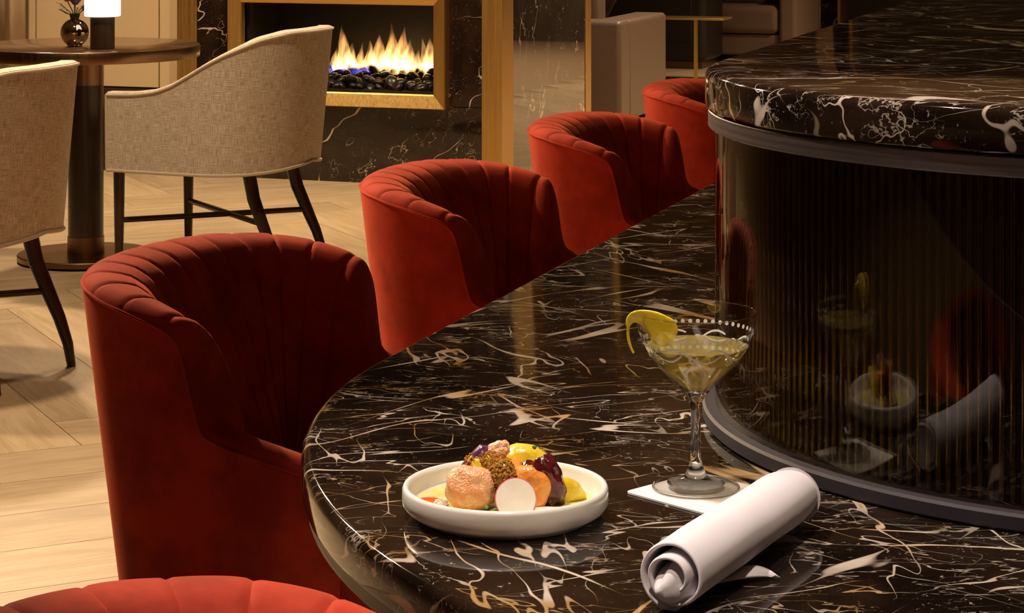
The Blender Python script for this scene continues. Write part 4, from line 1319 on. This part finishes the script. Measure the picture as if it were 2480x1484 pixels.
# etched decoration on the outside of the bowl
def rout(z):
    op_ = resample(outer, 4)
    op_ = [p for p in op_ if p[1] > 0.08]
    for (r0, z0), (r1, z1) in zip(op_, op_[1:]):
        if z0 <= z <= z1:
            return r0 + (r1 - r0) * (z - z0) / (z1 - z0 + 1e-9)
    return op_[-1][0]
dots = MB()
ND = 46
for k in range(ND):
    a = 2 * PI * k / ND
    z = 0.1405; zr = 0.0019; r = rout(z) + 0.00012
    ring = []
    for j in range(12):
        b = 2 * PI * j / 12
        zz = z + zr * math.sin(b); rr = rout(zz) + 0.00012
        aa = a + zr * math.cos(b) / r
        ring.append((rr * math.cos(aa), rr * math.sin(aa), zz))
    dots.add([(r * math.cos(a), r * math.sin(a), z)] + ring, [(0, j + 1, (j + 1) % 12 + 1) for j in range(12)])
tag(dots.build('etched_dots', 'etch', bowl), kind='stuff')
scroll = MB()
def ribbon(pts, w0, w1):
    """pts in (angle*radius metres, z); flat ribbon laid on the bowl"""
    rows_ = []
    n_ = len(pts)
    for i, (u, z) in enumerate(pts):
        u0, z0 = pts[max(0, i - 1)]; u1, z1 = pts[min(n_ - 1, i + 1)]
        du, dz = u1 - u0, z1 - z0; l = math.hypot(du, dz) + 1e-9
        t = i / (n_ - 1)
        w = (w0 + (w1 - w0) * t) * (0.35 + 0.65 * math.sin(PI * min(1, t * 0.9 + 0.1)))
        row = []
        for sgn in (-1, 1):
            uu, zz = u - sgn * dz / l * w, z + sgn * du / l * w
            rr = rout(zz) + 0.00013
            aa = uu / 0.048
            row.append((rr * math.cos(aa), rr * math.sin(aa), zz))
        rows_.append(row)
    scroll.grid(rows_)
NS = 8
for k in range(NS):
    b = 2 * PI * 0.048 * k / NS
    L = 2 * PI * 0.048 / NS
    for flip in (1, -1):
        c = b + (0 if flip == 1 else L * 0.5)
        sweep = [(c + flip * L * (-0.45 + 0.9 * t), 0.129 + 0.006 * math.sin(PI * t * 1.2 + 0.3) * flip - 0.006 * t) for t in [i / 16 for i in range(17)]]
        ribbon(sweep, 0.0012, 0.0005)
        curl = [(c + flip * (0.25 * L + (0.0055 - 0.0045 * t) * math.cos(5.6 * t + 1.0)), 0.1215 + flip * 0.002 + (0.0055 - 0.0045 * t) * math.sin(5.6 * t + 1.0)) for t in [i / 22 for i in range(23)]]
        ribbon(curl, 0.0008, 0.0004)
tag(scroll.build('etched_scrolls', 'etch', bowl), kind='stuff')

# lemon twist hooked over the rim
twist = thing('lemon_twist', (GX, GY, GZ), 0, 'yellow lemon peel twist hooked over the rim of the cocktail glass', 'garnish')
rimdir = (-RT * 0.93 - AW * 0.36).normalized(); side = Vector((-rimdir.y, rimdir.x, 0))
side = side if side.dot(RT) > 0 else -side
ctrl = [  # (outwards from glass axis, along side, z, half width)
    (0.0555, -0.013, 0.123, 0.0008), (0.0580, -0.0145, 0.129, 0.0026), (0.0602, -0.0145, 0.138, 0.0038), (0.0608, -0.012, 0.148, 0.0048), (0.0590, -0.006, 0.1555, 0.0062),
    (0.0540, 0.002, 0.1570, 0.0088), (0.0470, 0.009, 0.1535, 0.0122), (0.0410, 0.0135, 0.1485, 0.0142), (0.0365, 0.0165, 0.1445, 0.0140), (0.0330, 0.0185, 0.1420, 0.0105), (0.0310, 0.0195, 0.1405, 0.0060)]
def cat(vals, n=6):
    out = []
    for i in range(len(vals) - 1):
        a = [vals[max(0, i - 1)], vals[i], vals[i + 1], vals[min(len(vals) - 1, i + 2)]]
        for k in range(n):
            t = k / n
            out.append(tuple(0.5 * (2 * q1 + (q2 - q0) * t + (2 * q0 - 5 * q1 + 4 * q2 - q3) * t * t + (3 * q1 - q0 - 3 * q2 + q3) * t ** 3) for q0, q1, q2, q3 in zip(*a)))
    out.append(vals[-1]); return out
cp = cat(ctrl)
rows_ = []
for i, (o_, s_, z_, w_) in enumerate(cp):
    c = rimdir * o_ + side * s_ + UPV * z_
    i0, i1 = max(0, i - 1), min(len(cp) - 1, i + 1)
    tan = (rimdir * (cp[i1][0] - cp[i0][0]) + side * (cp[i1][1] - cp[i0][1]) + UPV * (cp[i1][2] - cp[i0][2])).normalized()
    f = i / (len(cp) - 1)
    wd = side * max(0.05, 1 - 1.7 * f) + UPV * (1.25 * f) + rimdir * 0.30 * (1 - f)
    wd = (wd - tan * wd.dot(tan)).normalized()
    rows_.append([tuple(c + wd * w_ * q) for q in (-1, -0.6, -0.2, 0.2, 0.6, 1)])
pk = MB().grid(rows_).build('peel', 'lemon', twist)
md = pk.modifiers.new('solid', 'SOLIDIFY'); md.thickness = 0.0022; md.offset = 0
md2 = pk.modifiers.new('sub', 'SUBSURF'); md2.levels = 1; md2.render_levels = 1

# rolled napkin
n0 = Vector((-0.4188, 1.6229, 0)); n1 = Vector((-0.3774, 1.8768, 0))
ax = (n1 - n0).normalized(); nl = (n1 - n0).length
nap = thing('rolled_napkin', (n0.x, n0.y, HC + 0.0008), math.atan2(ax.y, ax.x), 'white cloth napkin rolled up, lying in front of the raised bar', 'napkin')
# layered roll (local x along the roll, y across, z up)
NR = 0.0272
rows_ = []
NT, NX = 120, 36
for i in range(NX + 1):
    f = i / NX
    near = max(0, 1 - f / 0.22)
    row = []
    for k in range(NT + 1):
        t = k / NT
        th = 2 * PI * 1.9 * t                       # from core to outside
        r = 0.0105 + (NR - 0.0105) * t ** 0.85
        a = R(-131) - th
        xs_ = nl * f - near * 0.007 * (1 - t) + near * 0.009 * t * (0.5 + 0.5 * math.sin(a))
        rad_ = r * (1 + 0.04 * math.sin(2 * a + 2.0 * f) + 0.07 * near * math.sin(a * 1.0 + 2.6))
        if f > 0.86: rad_ *= 1 - 0.16 * ((f - 0.86) / 0.14) ** 2
        y = rad_ * 1.05 * math.cos(a)
        z = rad_ * 0.98 * math.sin(a) + 0.0014 * mnoise.noise(Vector((f * 4, a * 0.7, 0)))
        row.append((xs_, y, max(0.0012, NR * 0.985 + z)))
    rows_.append(row)
nb = MB().grid(rows_).build('cloth_roll', 'napkin', nap, sharp=None)
md = nb.modifiers.new('solid', 'SOLIDIFY'); md.thickness = 0.0034; md.offset = 0
md = nb.modifiers.new('sub', 'SUBSURF'); md.levels = 1; md.render_levels = 1
# pointed inner fold that swells out of the near end
rows_ = []
for i in range(22):
    f = i / 21
    row = []
    for k in range(33):
        a = 2 * PI * k / 32
        swell = math.sin(PI / 2 * min(1, 0.10 + f * 2.2)) ** 0.8
        r = 0.0160 * swell * (1 + 0.22 * math.cos(a + 2.2) + 0.10 * math.cos(3 * a + 0.5))
        # a crease runs down the front of the fold
        r *= 1 - 0.20 * math.exp(-((a - 1.0) / 0.35) ** 2)
        droop = 0.008 * (1 - min(1, f * 2)) ** 1.5
        row.append((-0.013 + 0.075 * f, r * math.cos(a) + 0.001 + 0.004 * (1 - min(1, 2 * f)), NR * 0.93 - droop + r * 1.05 * math.sin(a)))
    rows_.append(row)
mb = MB().grid(rows_)
mb.f.append(tuple(range(33)))
ob = mb.build('inner_fold', 'napkin', nap, sharp=None)
# closing disc at the far end
mb = MB()
rows_ = [[(nl * 0.985 + 0.004 * (1 - q), q * NR * 0.9 * math.cos(a), NR * 0.985 + q * NR * 0.86 * math.sin(a)) for a in [2 * PI * k / 32 for k in range(32)]] for q in (0.05, 0.5, 1.0)]
mb.grid(rows_, closed_v=True).build('end_fold', 'napkin', nap)
# loose corner tucked under the roll
mb = MB()
tri = []
for i in range(11):
    u = i / 10
    row = []
    for k in range(7):
        v = k / 6
        w = (1 - u)
        row.append((0.062 + 0.05 * u + (0.045 * w) * v, -NR * 0.18 - 0.034 * u - 0.004 * v, 0.0012 + 0.005 * math.sin(PI * u) * (0.4 + 0.6 * v) + 0.0035 * (1 - u)))
    tri.append(row)
ff = mb.grid(tri).build('loose_corner', 'napkin', nap)
md = ff.modifiers.new('solid', 'SOLIDIFY'); md.thickness = 0.002; md.offset = 0
